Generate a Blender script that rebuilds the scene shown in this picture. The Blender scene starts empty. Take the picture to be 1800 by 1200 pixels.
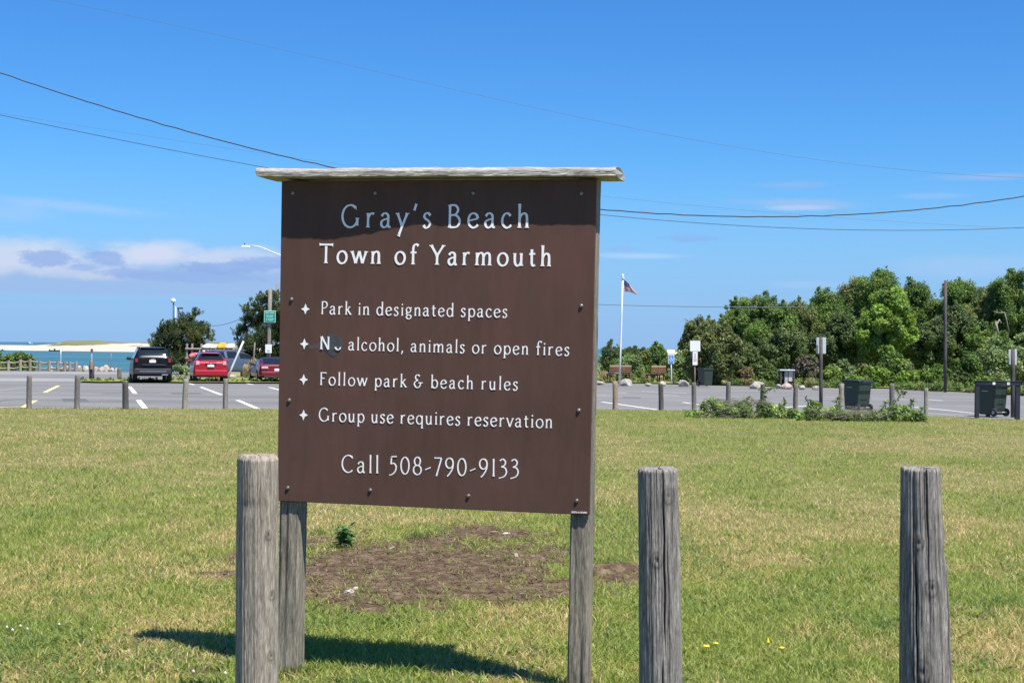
import bpy, math, random
import numpy as np
from mathutils import Vector, Matrix

S = bpy.context.scene
COL = S.collection
R = math.radians

# ------------------------------------------------------------------ camera
EYE = 1.85
F = 2700.0                      # focal length in pixels of the 1800 x 1200 photograph
ROLL = R(0.7)
PITCH = math.atan(11.3 / F)
fw = Vector((0, math.cos(PITCH), math.sin(PITCH)))
r0 = Vector((1, 0, 0)); u0 = r0.cross(fw)
rt = r0 * math.cos(ROLL) + u0 * math.sin(ROLL)
up = -r0 * math.sin(ROLL) + u0 * math.cos(ROLL)
EYEV = Vector((0, 0, EYE))
cam = bpy.data.objects.new('camera', bpy.data.cameras.new('camera'))
COL.objects.link(cam)
cam.data.sensor_width = 36; cam.data.lens = F / 1800 * 36
cam.data.clip_start = 0.1; cam.data.clip_end = 90000
M4 = Matrix((rt, up, -fw)).transposed().to_4x4(); M4.translation = EYEV
cam.matrix_world = M4
S.camera = cam

# ------------------------------------------------------------------ light
SUN = Vector((0.331, -0.379, 1.0)).normalized()
SUN_EL = math.asin(SUN.z); SUN_ROT = math.atan2(SUN.x, SUN.y)
sl = bpy.data.lights.new('sun', 'SUN'); sl.energy = 5.0; sl.angle = R(0.53); sl.color = (1.0, 0.955, 0.88)
so = bpy.data.objects.new('sun', sl); COL.objects.link(so)
so.rotation_euler = SUN.to_track_quat('Z', 'Y').to_euler()

W = bpy.data.worlds.new('World'); S.world = W; W.use_nodes = True
nt = W.node_tree; N = nt.nodes; LK = nt.links
for n in list(N): N.remove(n)
def wn(t, **k):
    n = N.new(t)
    for a, b in k.items(): setattr(n, a, b)
    return n
def wm(op, a, b=None, c=None, clamp=False):
    n = wn('ShaderNodeMath', operation=op, use_clamp=clamp)
    for i, v in enumerate((a, b, c)):
        if v is None: continue
        if isinstance(v, (int, float)): n.inputs[i].default_value = v
        else: LK.new(v, n.inputs[i])
    return n.outputs[0]
def wsm(v, a, b):               # smoothstep of v from a to b
    n = wn('ShaderNodeMapRange', interpolation_type='SMOOTHSTEP')
    LK.new(v, n.inputs[0]); n.inputs[1].default_value = a; n.inputs[2].default_value = b
    return n.outputs[0]
sky = wn('ShaderNodeTexSky', sky_type='NISHITA'); sky.sun_disc = False
sky.sun_elevation = SUN_EL; sky.sun_rotation = SUN_ROT
sky.air_density = 1.0; sky.dust_density = 0.25; sky.ozone_density = 2.4; sky.altitude = 0
hs = wn('ShaderNodeHueSaturation'); hs.inputs['Saturation'].default_value = 1.22; hs.inputs['Value'].default_value = 1.0
LK.new(sky.outputs[0], hs.inputs['Color'])
tint = wn('ShaderNodeMix', data_type='RGBA', blend_type='MULTIPLY'); tint.inputs[0].default_value = 1.0
LK.new(hs.outputs[0], tint.inputs[6]); tint.inputs[7].default_value = (0.37, 0.72, 1.10, 1)   # clear deep-blue summer air
tc = wn('ShaderNodeTexCoord'); sp = wn('ShaderNodeSeparateXYZ'); LK.new(tc.outputs['Generated'], sp.inputs[0])
az = wm('ARCTAN2', sp.outputs[0], sp.outputs[1])     # bearing, 0 straight ahead, positive to the right
el = wm('ARCSINE', sp.outputs[2])
def cloud_noise(su, sv, off, scale, detail=6, rough=0.55):
    cb = wn('ShaderNodeCombineXYZ')
    LK.new(wm('MULTIPLY', az, su), cb.inputs[0]); LK.new(wm('MULTIPLY', el, sv), cb.inputs[1]); cb.inputs[2].default_value = off
    nz = wn('ShaderNodeTexNoise'); nz.inputs['Scale'].default_value = scale
    nz.inputs['Detail'].default_value = detail; nz.inputs['Roughness'].default_value = rough
    LK.new(cb.outputs[0], nz.inputs['Vector']); return nz.outputs[0]
SKY_K = 0.085
def over(base, col, mask):
    mx = wn('ShaderNodeMix', data_type='RGBA'); LK.new(mask, mx.inputs[0]); LK.new(base, mx.inputs[6])
    mx.inputs[7].default_value = tuple(c / SKY_K for c in col) + (1,)
    return mx.outputs[2]
def band(lo, lo2, hi2, hi, v=el): return wm('MULTIPLY', wsm(v, lo, lo2), wm('SUBTRACT', 1.0, wsm(v, hi2, hi)))
skyc = tint.outputs[2]
nA = cloud_noise(4.0, 9.0, 3.1, 5.0, 7, 0.6)
nB = cloud_noise(9.0, 20.0, 7.7, 9.0, 8, 0.68)
nC = cloud_noise(2.2, 24.0, 1.3, 3.0, 4, 0.5)
west = wm('SUBTRACT', 1.0, wsm(az, -0.17, -0.02))
# soft veil low over the horizon, a white bank, grey-blue clouds under it, thin high wisps
mH = wm('MULTIPLY', wm('SUBTRACT', 1.0, wsm(el, 0.0, 0.13)), 0.78); skyc = over(skyc, (0.180, 0.300, 0.555), mH)
def puff(x, y, hw, hh, n, amp, e0=0.55, e1=1.05, tilt=0.0):
    """ragged patch of cloud round a bearing and height; x, y in the photograph, turned into angles"""
    a0 = math.atan((x-900)/F); hy = 611.3+(x-900)*0.0122; v0 = (hy-y)/F*math.cos(a0)
    da = wm('SUBTRACT', az, a0); dv = wm('SUBTRACT', wm('SUBTRACT', el, v0), wm('MULTIPLY', da, tilt))
    da = wm('MULTIPLY', da, F/hw); dv = wm('MULTIPLY', dv, F/hh)
    d = wm('SQRT', wm('ADD', wm('MULTIPLY', da, da), wm('MULTIPLY', dv, dv)))
    d = wm('ADD', d, wm('MULTIPLY', wm('SUBTRACT', n, 0.5), amp))
    return wm('SUBTRACT', 1.0, wsm(d, e0, e1))
def lay(col, op, *a, **k):
    global skyc
    skyc = over(skyc, col, wm('MULTIPLY', puff(*a, **k), op))
flat = band(0.029, 0.0335, 0.055, 0.07)
skyc = over(skyc, (0.217, 0.312, 0.50), wm('MULTIPLY', wm('MULTIPLY', wsm(wm('ADD', el, wm('MULTIPLY', wm('SUBTRACT', nC, 0.5), 0.006)), 0.0285, 0.0315), wm('SUBTRACT', 1.0, wsm(el, 0.045, 0.066))), wm('MULTIPLY', west, 0.75)))
lay((0.385, 0.445, 0.55), 0.9, 30, 452, 215, 44, nA, 1.5, 0.3, 1.0); lay((0.42, 0.455, 0.56), 0.9, 265, 446, 140, 36, nA, 1.3, 0.3, 1.0); lay((0.37, 0.43, 0.56), 0.75, 410, 455, 150, 28, nA, 1.4, 0.3, 1.0)
lay((0.36, 0.41, 0.54), 0.7, -160, 450, 200, 40, nA, 1.4, 0.3, 1.0); lay((0.38, 0.42, 0.53), 0.55, 120, 478, 190, 18, nA, 1.5, 0.3, 1.0)
lay((0.165, 0.265, 0.50), 0.75, 82, 455, 52, 19, nB, 2.2, 0.45, 1.1); lay((0.17, 0.27, 0.50), 0.75, 184, 453, 40, 15, nB, 2.2, 0.45, 1.1, tilt=-.15); lay((0.18, 0.28, 0.51), 0.6, 140, 470, 34, 7, nB, 2.2, 0.4, 1.1)
lay((0.185, 0.285, 0.51), 0.8, 330, 487, 160, 12, nB, 1.1, 0.55, 1.0); lay((0.17, 0.27, 0.50), 0.8, 400, 470, 110, 14, nB, 1.5, 0.55, 1.0, tilt=.05); lay((0.18, 0.28, 0.51), 0.8, 470, 462, 80, 14, nB, 1.2, 0.55, 1.0); lay((0.19, 0.285, 0.51), 0.7, 220, 480, 60, 9, nB, 1.3, 0.55, 1.0)
lay((0.30, 0.40, 0.58), 0.40, 130, 364, 190, 13, nA, 1.3, 0.2, 1.1, tilt=-.07); lay((0.27, 0.39, 0.58), 0.35, 20, 372, 90, 22, nA, 1.3, 0.2, 1.1)
lay((0.25, 0.34, 0.52), 0.55, 1390, 358, 150, 12, nA, 1.4, 0.3, 1.0, tilt=-.03); lay((0.36, 0.43, 0.57), 0.5, 1390, 366, 80, 7, nA, 1.2, 0.3, 1.0); lay((0.22, 0.32, 0.52), 0.35, 1390, 326, 90, 9, nA, 1.4, 0.3, 1.0)
lay((0.17, 0.28, 0.51), 0.5, 1215, 419, 75, 8, nB, 1.5, 0.4, 1.0); lay((0.32, 0.44, 0.60), 0.55, 1120, 450, 110, 8, nA, 1.0, 0.2, 1.0); lay((0.19, 0.30, 0.52), 0.4, 1090, 438, 40, 6, nB, 1.3, 0.4, 1.0)
lay((0.27, 0.34, 0.52), 0.4, 1730, 312, 110, 9, nA, 1.3, 0.3, 1.0); lay((0.26, 0.38, 0.57), 0.4, 1700, 470, 170, 26, nA, 1.2, 0.2, 1.1); lay((0.26, 0.38, 0.57), 0.3, 1640, 345, 80, 8, nA, 1.2, 0.3, 1.0); lay((0.26, 0.38, 0.57), 0.3, 1420, 500, 110, 9, nA, 1.2, 0.3, 1.0)
bg = wn('ShaderNodeBackground'); bg.inputs[1].default_value = SKY_K
LK.new(skyc, bg.inputs[0]); wo = wn('ShaderNodeOutputWorld'); LK.new(bg.outputs[0], wo.inputs[0])

S.view_settings.view_transform = 'Standard'; S.view_settings.look = 'None'
S.view_settings.gamma = 1.0; S.view_settings.exposure = 0.7

# ------------------------------------------------------------------ helpers
rng = np.random.default_rng(11)
def ray(px, py): return (fw + rt * ((px - 900) / F) + up * ((600 - py) / F))
def G(px, py, z=0.0):           # ground point seen at a photograph pixel
    d = ray(px, py); t = (z - EYE) / d.z; return EYEV + d * t
def V(px, py, y):               # point at depth y seen at a photograph pixel
    d = ray(px, py); return EYEV + d * (y / d.y)
def tag(o, label=None, cat=None, group=None, kind=None):
    if label: o['label'] = label
    if cat: o['category'] = cat
    if group: o['group'] = group
    if kind: o['kind'] = kind
    return o
def empty(name, loc, rz=0.0, label=None, cat=None, group=None):
    o = bpy.data.objects.new(name, None); COL.objects.link(o); o.empty_display_size = 0.1
    o.location = loc; o.rotation_euler = (0, 0, rz); return tag(o, label, cat, group)
def copy_tree(o, loc=None, rz=None, label=None, parent=None):
    c = o.copy(); COL.objects.link(c)
    if parent is not None: c.parent = parent
    if loc is not None: c.location = loc
    if rz is not None: c.rotation_euler = (0, 0, rz)
    if label: c['label'] = label
    for ch in list(o.children): copy_tree(ch, parent=c)
    return c
def np_mesh(name, verts, faces, mat, parent=None, col=None, smooth=False, attr=None, colname='col', k=None):
    """verts (n,3); faces (m,3) or (m,4) array; col (m,3) per-face colour"""
    verts = np.asarray(verts, np.float32); faces = np.asarray(faces, np.int32)
    me = bpy.data.meshes.new(name); k = faces.shape[1]; m = len(faces)
    me.vertices.add(len(verts)); me.vertices.foreach_set('co', verts.ravel())
    me.loops.add(m * k); me.loops.foreach_set('vertex_index', faces.ravel())
    me.polygons.add(m); me.polygons.foreach_set('loop_start', np.arange(0, m * k, k, dtype=np.int32))
    if smooth: me.polygons.foreach_set('use_smooth', np.ones(m, bool))
    if col is not None:
        a = me.attributes.new(colname, 'FLOAT_COLOR', 'FACE')
        a.data.foreach_set('color', np.concatenate([col, np.ones((m, 1))], 1).astype(np.float32).ravel())
    me.update(calc_edges=True); me.validate()
    me.materials.append(mat)
    o = bpy.data.objects.new(name, me); COL.objects.link(o)
    if parent is not None: o.parent = parent
    return o
class MB:
    def __init__(s): s.v = []; s.f = []
    def add(s, vs, fs):
        b = len(s.v); s.v += [tuple(v) for v in vs]; s.f += [tuple(b + i for i in f) for f in fs]; return s
    def box(s, x0, x1, y0, y1, z0, z1, M=None):
        vs = [Vector(p) for p in ((x0,y0,z0),(x1,y0,z0),(x1,y1,z0),(x0,y1,z0),(x0,y0,z1),(x1,y0,z1),(x1,y1,z1),(x0,y1,z1))]
        if M is not None: vs = [M @ v for v in vs]
        return s.add(vs, [(0,3,2,1),(4,5,6,7),(0,1,5,4),(1,2,6,5),(2,3,7,6),(3,0,4,7)])
    def taper(s, z0, a0, b0, z1, a1, b1, cx=0, cy=0, ox=0, oy=0):   # frustum of a rectangle, half sizes a, b
        vs = [(cx-a0,cy-b0,z0),(cx+a0,cy-b0,z0),(cx+a0,cy+b0,z0),(cx-a0,cy+b0,z0)]
        vs += [(cx+ox-a1,cy+oy-b1,z1),(cx+ox+a1,cy+oy-b1,z1),(cx+ox+a1,cy+oy+b1,z1),(cx+ox-a1,cy+oy+b1,z1)]
        return s.add(vs, [(0,3,2,1),(4,5,6,7),(0,1,5,4),(1,2,6,5),(2,3,7,6),(3,0,4,7)])
    def tube(s, pts, rad, n=8, cap=True):
        pts = [Vector(p) for p in pts]; m = len(pts)
        rad = [rad] * m if isinstance(rad, (int, float)) else rad
        ref = None; rings = []
        for i, p in enumerate(pts):
            t = (pts[min(i+1, m-1)] - pts[max(i-1, 0)]).normalized()
            if ref is None: ref = Vector((0,0,1)) if abs(t.z) < 0.9 else Vector((1,0,0))
            a = t.cross(ref).normalized(); b = a.cross(t).normalized(); ref = b
            rings.append([p + (a*math.cos(q) + b*math.sin(q)) * rad[i] for q in (2*math.pi*j/n for j in range(n))])
        vs = [v for r_ in rings for v in r_]; fs = []
        for i in range(m-1):
            for j in range(n): fs.append((i*n+j, i*n+(j+1)%n, (i+1)*n+(j+1)%n, (i+1)*n+j))
        if cap: fs += [tuple(range(n-1, -1, -1)), tuple((m-1)*n + j for j in range(n))]
        return s.add(vs, fs)
    def lathe(s, prof, n=24, axis='Z', c=(0,0,0)):
        vs = []; fs = []
        for r_, h in prof:
            for j in range(n):
                q = 2*math.pi*j/n; a, b = r_*math.cos(q), r_*math.sin(q)
                p = (a, b, h) if axis == 'Z' else ((h, a, b) if axis == 'X' else (a, h, b))
                vs.append((p[0]+c[0], p[1]+c[1], p[2]+c[2]))
        for i in range(len(prof)-1):
            for j in range(n): fs.append((i*n+j, i*n+(j+1)%n, (i+1)*n+(j+1)%n, (i+1)*n+j))
        fs += [tuple(range(n-1,-1,-1)), tuple((len(prof)-1)*n+j for j in range(n))]
        return s.add(vs, fs)
    def prism(s, pts, d, M):     # polygon in a plane (x, z) thickened along local -y by d
        n = len(pts)
        vs = [M @ Vector((x, 0, z)) for x, z in pts] + [M @ Vector((x, -d, z)) for x, z in pts]
        fs = [tuple(range(n)), tuple(range(2*n-1, n-1, -1))] + [(i, i+n, (i+1)%n+n, (i+1)%n) for i in range(n)]
        return s.add(vs, fs)
    def build(s, name, mat, parent=None, smooth=False, bevel=0.0, fix=True):
        me = bpy.data.meshes.new(name); me.from_pydata(s.v, [], s.f); me.validate()
        if fix:
            import bmesh
            bm = bmesh.new(); bm.from_mesh(me); bmesh.ops.recalc_face_normals(bm, faces=bm.faces); bm.to_mesh(me); bm.free()
        me.materials.append(mat)
        if smooth:
            for p in me.polygons: p.use_smooth = True
        o = bpy.data.objects.new(name, me); COL.objects.link(o)
        if parent is not None: o.parent = parent
        if bevel:
            b = o.modifiers.new('bevel', 'BEVEL'); b.width = bevel; b.segments = 2; b.limit_method = 'ANGLE'
        return o
def vnoise(x, y, seed=0):       # smooth value noise on numpy arrays
    def h(i, j):
        n = (i.astype(np.int64)*374761393 + j.astype(np.int64)*668265263 + seed*982451653) & 0xffffffff
        n = ((n ^ (n >> 13))*1274126177) & 0xffffffff
        return ((n ^ (n >> 16)) & 0xffff)/65535.0
    xi = np.floor(x); yi = np.floor(y); fx = x-xi; fy = y-yi
    fx = fx*fx*(3-2*fx); fy = fy*fy*(3-2*fy)
    return (h(xi,yi)*(1-fx)+h(xi+1,yi)*fx)*(1-fy)+(h(xi,yi+1)*(1-fx)+h(xi+1,yi+1)*fx)*fy
def fbm(x, y, seed=0, o=4):
    t = 0; a = 0.5
    for i in range(o): t = t+a*vnoise(x*2**i, y*2**i, seed+i); a *= 0.5
    return t/(1-0.5**o)

# ------------------------------------------------------------------ materials
class NG:
    def __init__(s, name):
        s.m = bpy.data.materials.new(name); s.m.use_nodes = True
        s.t = s.m.node_tree; s.n = s.t.nodes; s.l = s.t.links
        s.b = s.n['Principled BSDF']; s.out = s.n['Material Output']
    def node(s, t, **k):
        n = s.n.new(t)
        for a, b in k.items(): setattr(n, a, b)
        return n
    def noise(s, scale, detail=5, rough=0.6, stretch=(1,1,1), co='Object', vec=None):
        if vec is None: vec = s.node('ShaderNodeTexCoord').outputs[co]
        mp = s.node('ShaderNodeMapping'); mp.inputs['Scale'].default_value = stretch; s.l.new(vec, mp.inputs['Vector'])
        nz = s.node('ShaderNodeTexNoise'); nz.inputs['Scale'].default_value = scale
        nz.inputs['Detail'].default_value = detail; nz.inputs['Roughness'].default_value = rough
        s.l.new(mp.outputs[0], nz.inputs['Vector']); return nz.outputs[0]
    def ramp(s, f, stops):
        r_ = s.node('ShaderNodeValToRGB'); e = r_.color_ramp.elements
        while len(e) < len(stops): e.new(0.5)
        for x, (p, c) in zip(e, stops): x.position = p; x.color = (*c, 1)
        s.l.new(f, r_.inputs[0]); return r_.outputs[0]
    def mix(s, f, a, b, mode='MIX'):
        mx = s.node('ShaderNodeMix', data_type='RGBA', blend_type=mode)
        for i, v in ((0, f), (6, a), (7, b)):
            if isinstance(v, (int, float)): mx.inputs[i].default_value = v
            elif isinstance(v, tuple): mx.inputs[i].default_value = (*v, 1)
            else: s.l.new(v, mx.inputs[i])
        return mx.outputs[2]
    def bump(s, h, strength=0.3, dist=0.01):
        b = s.node('ShaderNodeBump'); b.inputs['Strength'].default_value = strength; b.inputs['Distance'].default_value = dist
        s.l.new(h, b.inputs['Height']); s.l.new(b.outputs[0], s.b.inputs['Normal'])
    def col(s, c):
        if isinstance(c, tuple): s.b.inputs['Base Color'].default_value = (*c, 1)
        else: s.l.new(c, s.b.inputs['Base Color'])
        return s
    def set(s, **k):
        for a, v in k.items(): s.b.inputs[a.replace('_', ' ')].default_value = v
        return s
def mottled(name, c, var=0.25, scale=6.0, rough=0.6, bump=0.0, metal=0.0, spec=0.5, stretch=(1,1,1), coat=0.0):
    g = NG(name); a = tuple(x*(1-var) for x in c); b = tuple(min(1, x*(1+var)) for x in c)
    f = g.noise(scale, 5, 0.6, stretch); g.col(g.ramp(f, [(0.3, a), (0.7, b)]))
    g.set(Roughness=rough, Metallic=metal); g.b.inputs['Specular IOR Level'].default_value = spec; g.b.inputs['Coat Weight'].default_value = coat
    if bump: g.bump(g.noise(scale*4, 4, 0.6, stretch), bump)
    return g.m
def wood(name, dark, light, scale=9.0, bump=0.5, mark=False, stretch=(6, 6, 0.55)):
    g = NG(name)
    a = g.noise(scale, 8, 0.7, stretch); b = g.noise(scale*0.35, 4, 0.6, (1.2, 1.2, 0.5)); c = g.noise(scale*5, 4, 0.7, stretch)
    k = g.ramp(a, [(0.28, dark), (0.72, light)])
    k = g.mix(0.55, k, g.ramp(c, [(0.36, (0.22,)*3), (0.50, (0.95,)*3), (0.68, (1.75,)*3)]), 'MULTIPLY')
    k = g.mix(0.5, k, g.ramp(b, [(0.3, (0.55,)*3), (0.7, (1.3,)*3)]), 'MULTIPLY')
    if mark:
        at = g.node('ShaderNodeAttribute'); at.attribute_name = 'mark'
        k = g.mix(at.outputs['Fac'], k, (0.018, 0.015, 0.013))
    g.col(k); g.set(Roughness=0.85); g.b.inputs['Specular IOR Level'].default_value = 0.25
    g.bump(a, bump, 0.01); return g.m
def leafmat(name, trans=0.35, rough=0.5, cn='col'):
    g = NG(name); at = g.node('ShaderNodeAttribute'); at.attribute_name = cn
    g.col(at.outputs['Color']); g.set(Roughness=rough); g.b.inputs['Specular IOR Level'].default_value = 0.35
    tr = g.node('ShaderNodeBsdfTranslucent'); mx = g.node('ShaderNodeMixShader'); mx.inputs[0].default_value = trans
    g.l.new(at.outputs['Color'], tr.inputs['Color'])
    g.l.new(g.b.outputs[0], mx.inputs[1]); g.l.new(tr.outputs[0], mx.inputs[2]); g.l.new(mx.outputs[0], g.out.inputs[0])
    return g.m
MT = {}
MT['post'] = wood('weathered_post', (0.115, 0.098, 0.072), (0.37, 0.33, 0.255), 7, 0.55, True)
MT['grey_post'] = wood('grey_log', (0.085, 0.077, 0.070), (0.42, 0.385, 0.345), 8, 0.9, True)
MT['pale_post'] = wood('pale_log', (0.135, 0.112, 0.088), (0.49, 0.43, 0.345), 8, 0.6, True)
MT['cap'] = wood('weathered_board', (0.16, 0.14, 0.12), (0.60, 0.56, 0.50), 10, 0.8, False, (0.6, 6, 6))
MT['far_post'] = wood('bollard_timber', (0.09, 0.082, 0.072), (0.27, 0.25, 0.22), 7, 0.4)
MT['tan_post'] = wood('tan_timber', (0.20, 0.14, 0.09), (0.46, 0.34, 0.24), 7, 0.3)
MT['pole'] = wood('utility_timber', (0.13, 0.115, 0.10), (0.32, 0.29, 0.25), 6, 0.3)
MT['dark_pole'] = wood('dark_timber', (0.05, 0.045, 0.042), (0.14, 0.125, 0.115), 6, 0.3)
MT['rail'] = wood('split_rail', (0.16, 0.14, 0.115), (0.42, 0.38, 0.32), 6, 0.3)
MT['bark'] = wood('bark', (0.05, 0.04, 0.032), (0.16, 0.135, 0.11), 6, 0.8)
MT['white'] = mottled('white_letter_paint', (0.90, 0.89, 0.865), 0.05, 40, 0.5)
MT['white_metal'] = mottled('white_painted_metal', (0.78, 0.79, 0.78), 0.04, 8, 0.4)
MT['alu'] = mottled('sign_aluminium', (0.62, 0.64, 0.65), 0.1, 6, 0.45, 0, 0.3)
MT['screw'] = mottled('dull_steel', (0.27, 0.24, 0.215), 0.2, 60, 0.42, 0, 0.7)
MT['black'] = mottled('black_plastic', (0.018, 0.018, 0.02), 0.2, 6, 0.5)
MT['rubber'] = mottled('tyre_rubber', (0.02, 0.02, 0.021), 0.2, 10, 0.8)
MT['glass'] = mottled('dark_glass', (0.012, 0.015, 0.017), 0.1, 4, 0.06, spec=0.8)
MT['rim'] = mottled('wheel_rim', (0.35, 0.36, 0.37), 0.1, 10, 0.3, 0, 0.7)
MT['lamp'] = mottled('tail_lamp', (0.30, 0.012, 0.012), 0.15, 30, 0.15, coat=0.6)
MT['clear_lamp'] = mottled('clear_tail_lamp', (0.62, 0.35, 0.36), 0.2, 30, 0.15, coat=0.6)
MT['plate'] = mottled('number_plate', (0.78, 0.78, 0.80), 0.06, 20, 0.4)
MT['cable'] = mottled('cable_sheath', (0.025, 0.026, 0.03), 0.2, 20, 0.6)
MT['thin_cable'] = mottled('thin_cable_sheath', (0.10, 0.13, 0.19), 0.1, 20, 0.6)
MT['leaf'] = leafmat('leaf', 0.5)
MT['blade'] = leafmat('grass_blade', 0.5, 0.5)
# ------------------------------------------------------------------ the setting
def sheet(name, pts, z, mat, kind='structure'):
    me = bpy.data.meshes.new(name)
    me.from_pydata([(p[0], p[1], z) for p in pts], [], [tuple(range(len(pts)))]); me.materials.append(mat)
    o = bpy.data.objects.new(name, me); COL.objects.link(o); o['kind'] = kind
    if me.polygons[0].normal.z < 0: me.flip_normals()
    return o
def gmat(name, stops, scale=0.6, fine=25, rough=0.95, bump=0.3):
    g = NG(name); a = g.noise(scale, 7, 0.65, co='Object'); b = g.noise(fine, 4, 0.7, co='Object')
    k = g.mix(0.5, g.ramp(a, stops), g.ramp(b, [(0.3, (0.6,)*3), (0.7, (1.35,)*3)]), 'MULTIPLY')
    g.col(k); g.set(Roughness=rough); g.b.inputs['Specular IOR Level'].default_value = 0.15
    if bump: g.bump(b, bump, 0.02)
    return g.m
m_ground = gmat('rough_ground', [(0.3, (0.16, 0.15, 0.06)), (0.55, (0.26, 0.24, 0.12)), (0.75, (0.38, 0.33, 0.22))], 0.25, 6)
m_thatch = gmat('lawn_thatch', [(0.3, (0.10, 0.125, 0.03)), (0.55, (0.17, 0.165, 0.055)), (0.75, (0.25, 0.20, 0.10))], 1.1, 40)
m_verge = gmat('verge_grass', [(0.3, (0.12, 0.16, 0.035)), (0.55, (0.20, 0.22, 0.06)), (0.75, (0.34, 0.29, 0.13))], 0.5, 9)
m_soil = gmat('bare_soil', [(0.3, (0.055, 0.034, 0.020)), (0.48, (0.115, 0.076, 0.046)), (0.66, (0.23, 0.168, 0.105))], 7, 60, bump=0.8)
g = NG('asphalt'); a = g.noise(0.22, 6, 0.6, (0.35, 1.6, 1)); b = g.noise(60, 3, 0.7); c_ = g.noise(0.9, 5, 0.7, (0.12, 3.5, 1))
k = g.mix(0.45, g.ramp(a, [(0.3, (0.146, 0.144, 0.138)), (0.7, (0.212, 0.207, 0.196))]), g.ramp(b, [(0.3, (0.6,)*3), (0.7, (1.35,)*3)]), 'MULTIPLY')
k = g.mix(0.35, k, g.ramp(c_, [(0.35, (0.62,)*3), (0.55, (1.1,)*3)]), 'MULTIPLY')
g.col(k); g.set(Roughness=0.9); g.b.inputs['Specular IOR Level'].default_value = 0.2; m_asphalt = g.m
m_apron = gmat('pale_road', [(0.3, (0.22, 0.22, 0.215)), (0.7, (0.29, 0.285, 0.28))], 0.3, 30, bump=0)
m_line = mottled('white_road_paint', (0.72, 0.72, 0.71), 0.12, 3.0, 0.7)
m_worn = mottled('worn_road_paint', (0.27, 0.27, 0.27), 0.18, 2.0, 0.8)
m_yell = mottled('yellow_road_paint', (0.70, 0.62, 0.26), 0.12, 3.0, 0.7)

CO = 103.0                                   # the shore behind the car park on the west side
near_edge = [(-300, 716.2), (0, 717), (250, 717.6), (480, 718.6), (760, 719), (1060, 719.5), (1230, 721.5), (1400, 725), (1560, 727.5), (1690, 733), (1800, 738.5), (2000, 748), (2300, 765)]
NE = [G(*p) for p in near_edge]
def edge_y(x): return np.interp(x, [p.x for p in NE], [p.y for p in NE])
shore = [(-60, CO), (-40, CO + 1), (-27, CO - 3), (-22, CO - 1), (-17, 112), (-8, 150), (30, 230), (200, 420)]
sheet('ground', [(-60, -40), (600, -40), (600, 700), (330, 700)] + shore[::-1], -0.06, m_ground)
# the bank falling to the water
b = MB(); pts = shore
for i in range(len(pts) - 1):
    (x0, y0), (x1, y1) = pts[i], pts[i + 1]
    b.add([(x0, y0, -0.06), (x1, y1, -0.06), (x1 - 1, y1 + 5, -2.4), (x0 - 1, y0 + 5, -2.4)], [(0, 1, 2, 3)])
o = b.build('shore', m_ground); o['kind'] = 'structure'
far_edge = [(-500, 652), (0, 652.5), (205, 653), (330, 661.5), (640, 663), (900, 668), (1050, 672), (1250, 677), (1440, 681), (1560, 683), (1690, 689), (1800, 695), (2100, 712)]
FE = [G(*p, -0.03) for p in far_edge]
FE[0].x = -58
sheet('parking_lot', [(p.x, p.y - 0.35) for p in NE] + [(p.x, p.y) for p in FE[::-1]], -0.03, m_asphalt)
sheet('lawn', [(-30, -30), (30, -30)] + [(p.x, p.y) for p in NE[::-1]], 0.0, m_thatch)
# verge under the trees on the far side, and the strip of grass the cars face
sheet('verge', [(p.x, p.y) for p in FE[5:]] + [(90, 60), (90, 140), (5, 140)], 0.03, m_verge)
def pix_sheet(name, px, z, mat): return sheet(name, [G(x, y, z) for x, y in px], z, mat)
pix_sheet('grass_verge', [(138, 669.5), (175, 670.5), (235, 670), (330, 671), (490, 671.6), (720, 672), (720, 664), (400, 661.5), (330, 665.5), (232, 666.5), (185, 664.8), (150, 666)], 0.045, m_verge)
pix_sheet('road', [(-200, 670.5), (140, 670), (142, 665.5), (60, 664.5), (-200, 663.8)], -0.026, m_apron)
pix_sheet('path', [(-200, 657.6), (215, 657.2), (213, 653.6), (-200, 653.2)], -0.026, m_apron)
def mark(a, b_, w, mat, nm='road_marking'):
    p, q = G(*a, -0.026), G(*b_, -0.026); d = (q - p).normalized(); n = Vector((-d.y, d.x, 0)) * w / 2
    o = sheet(nm, [p - n, q - n, q + n, p + n], -0.026, mat)
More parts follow.
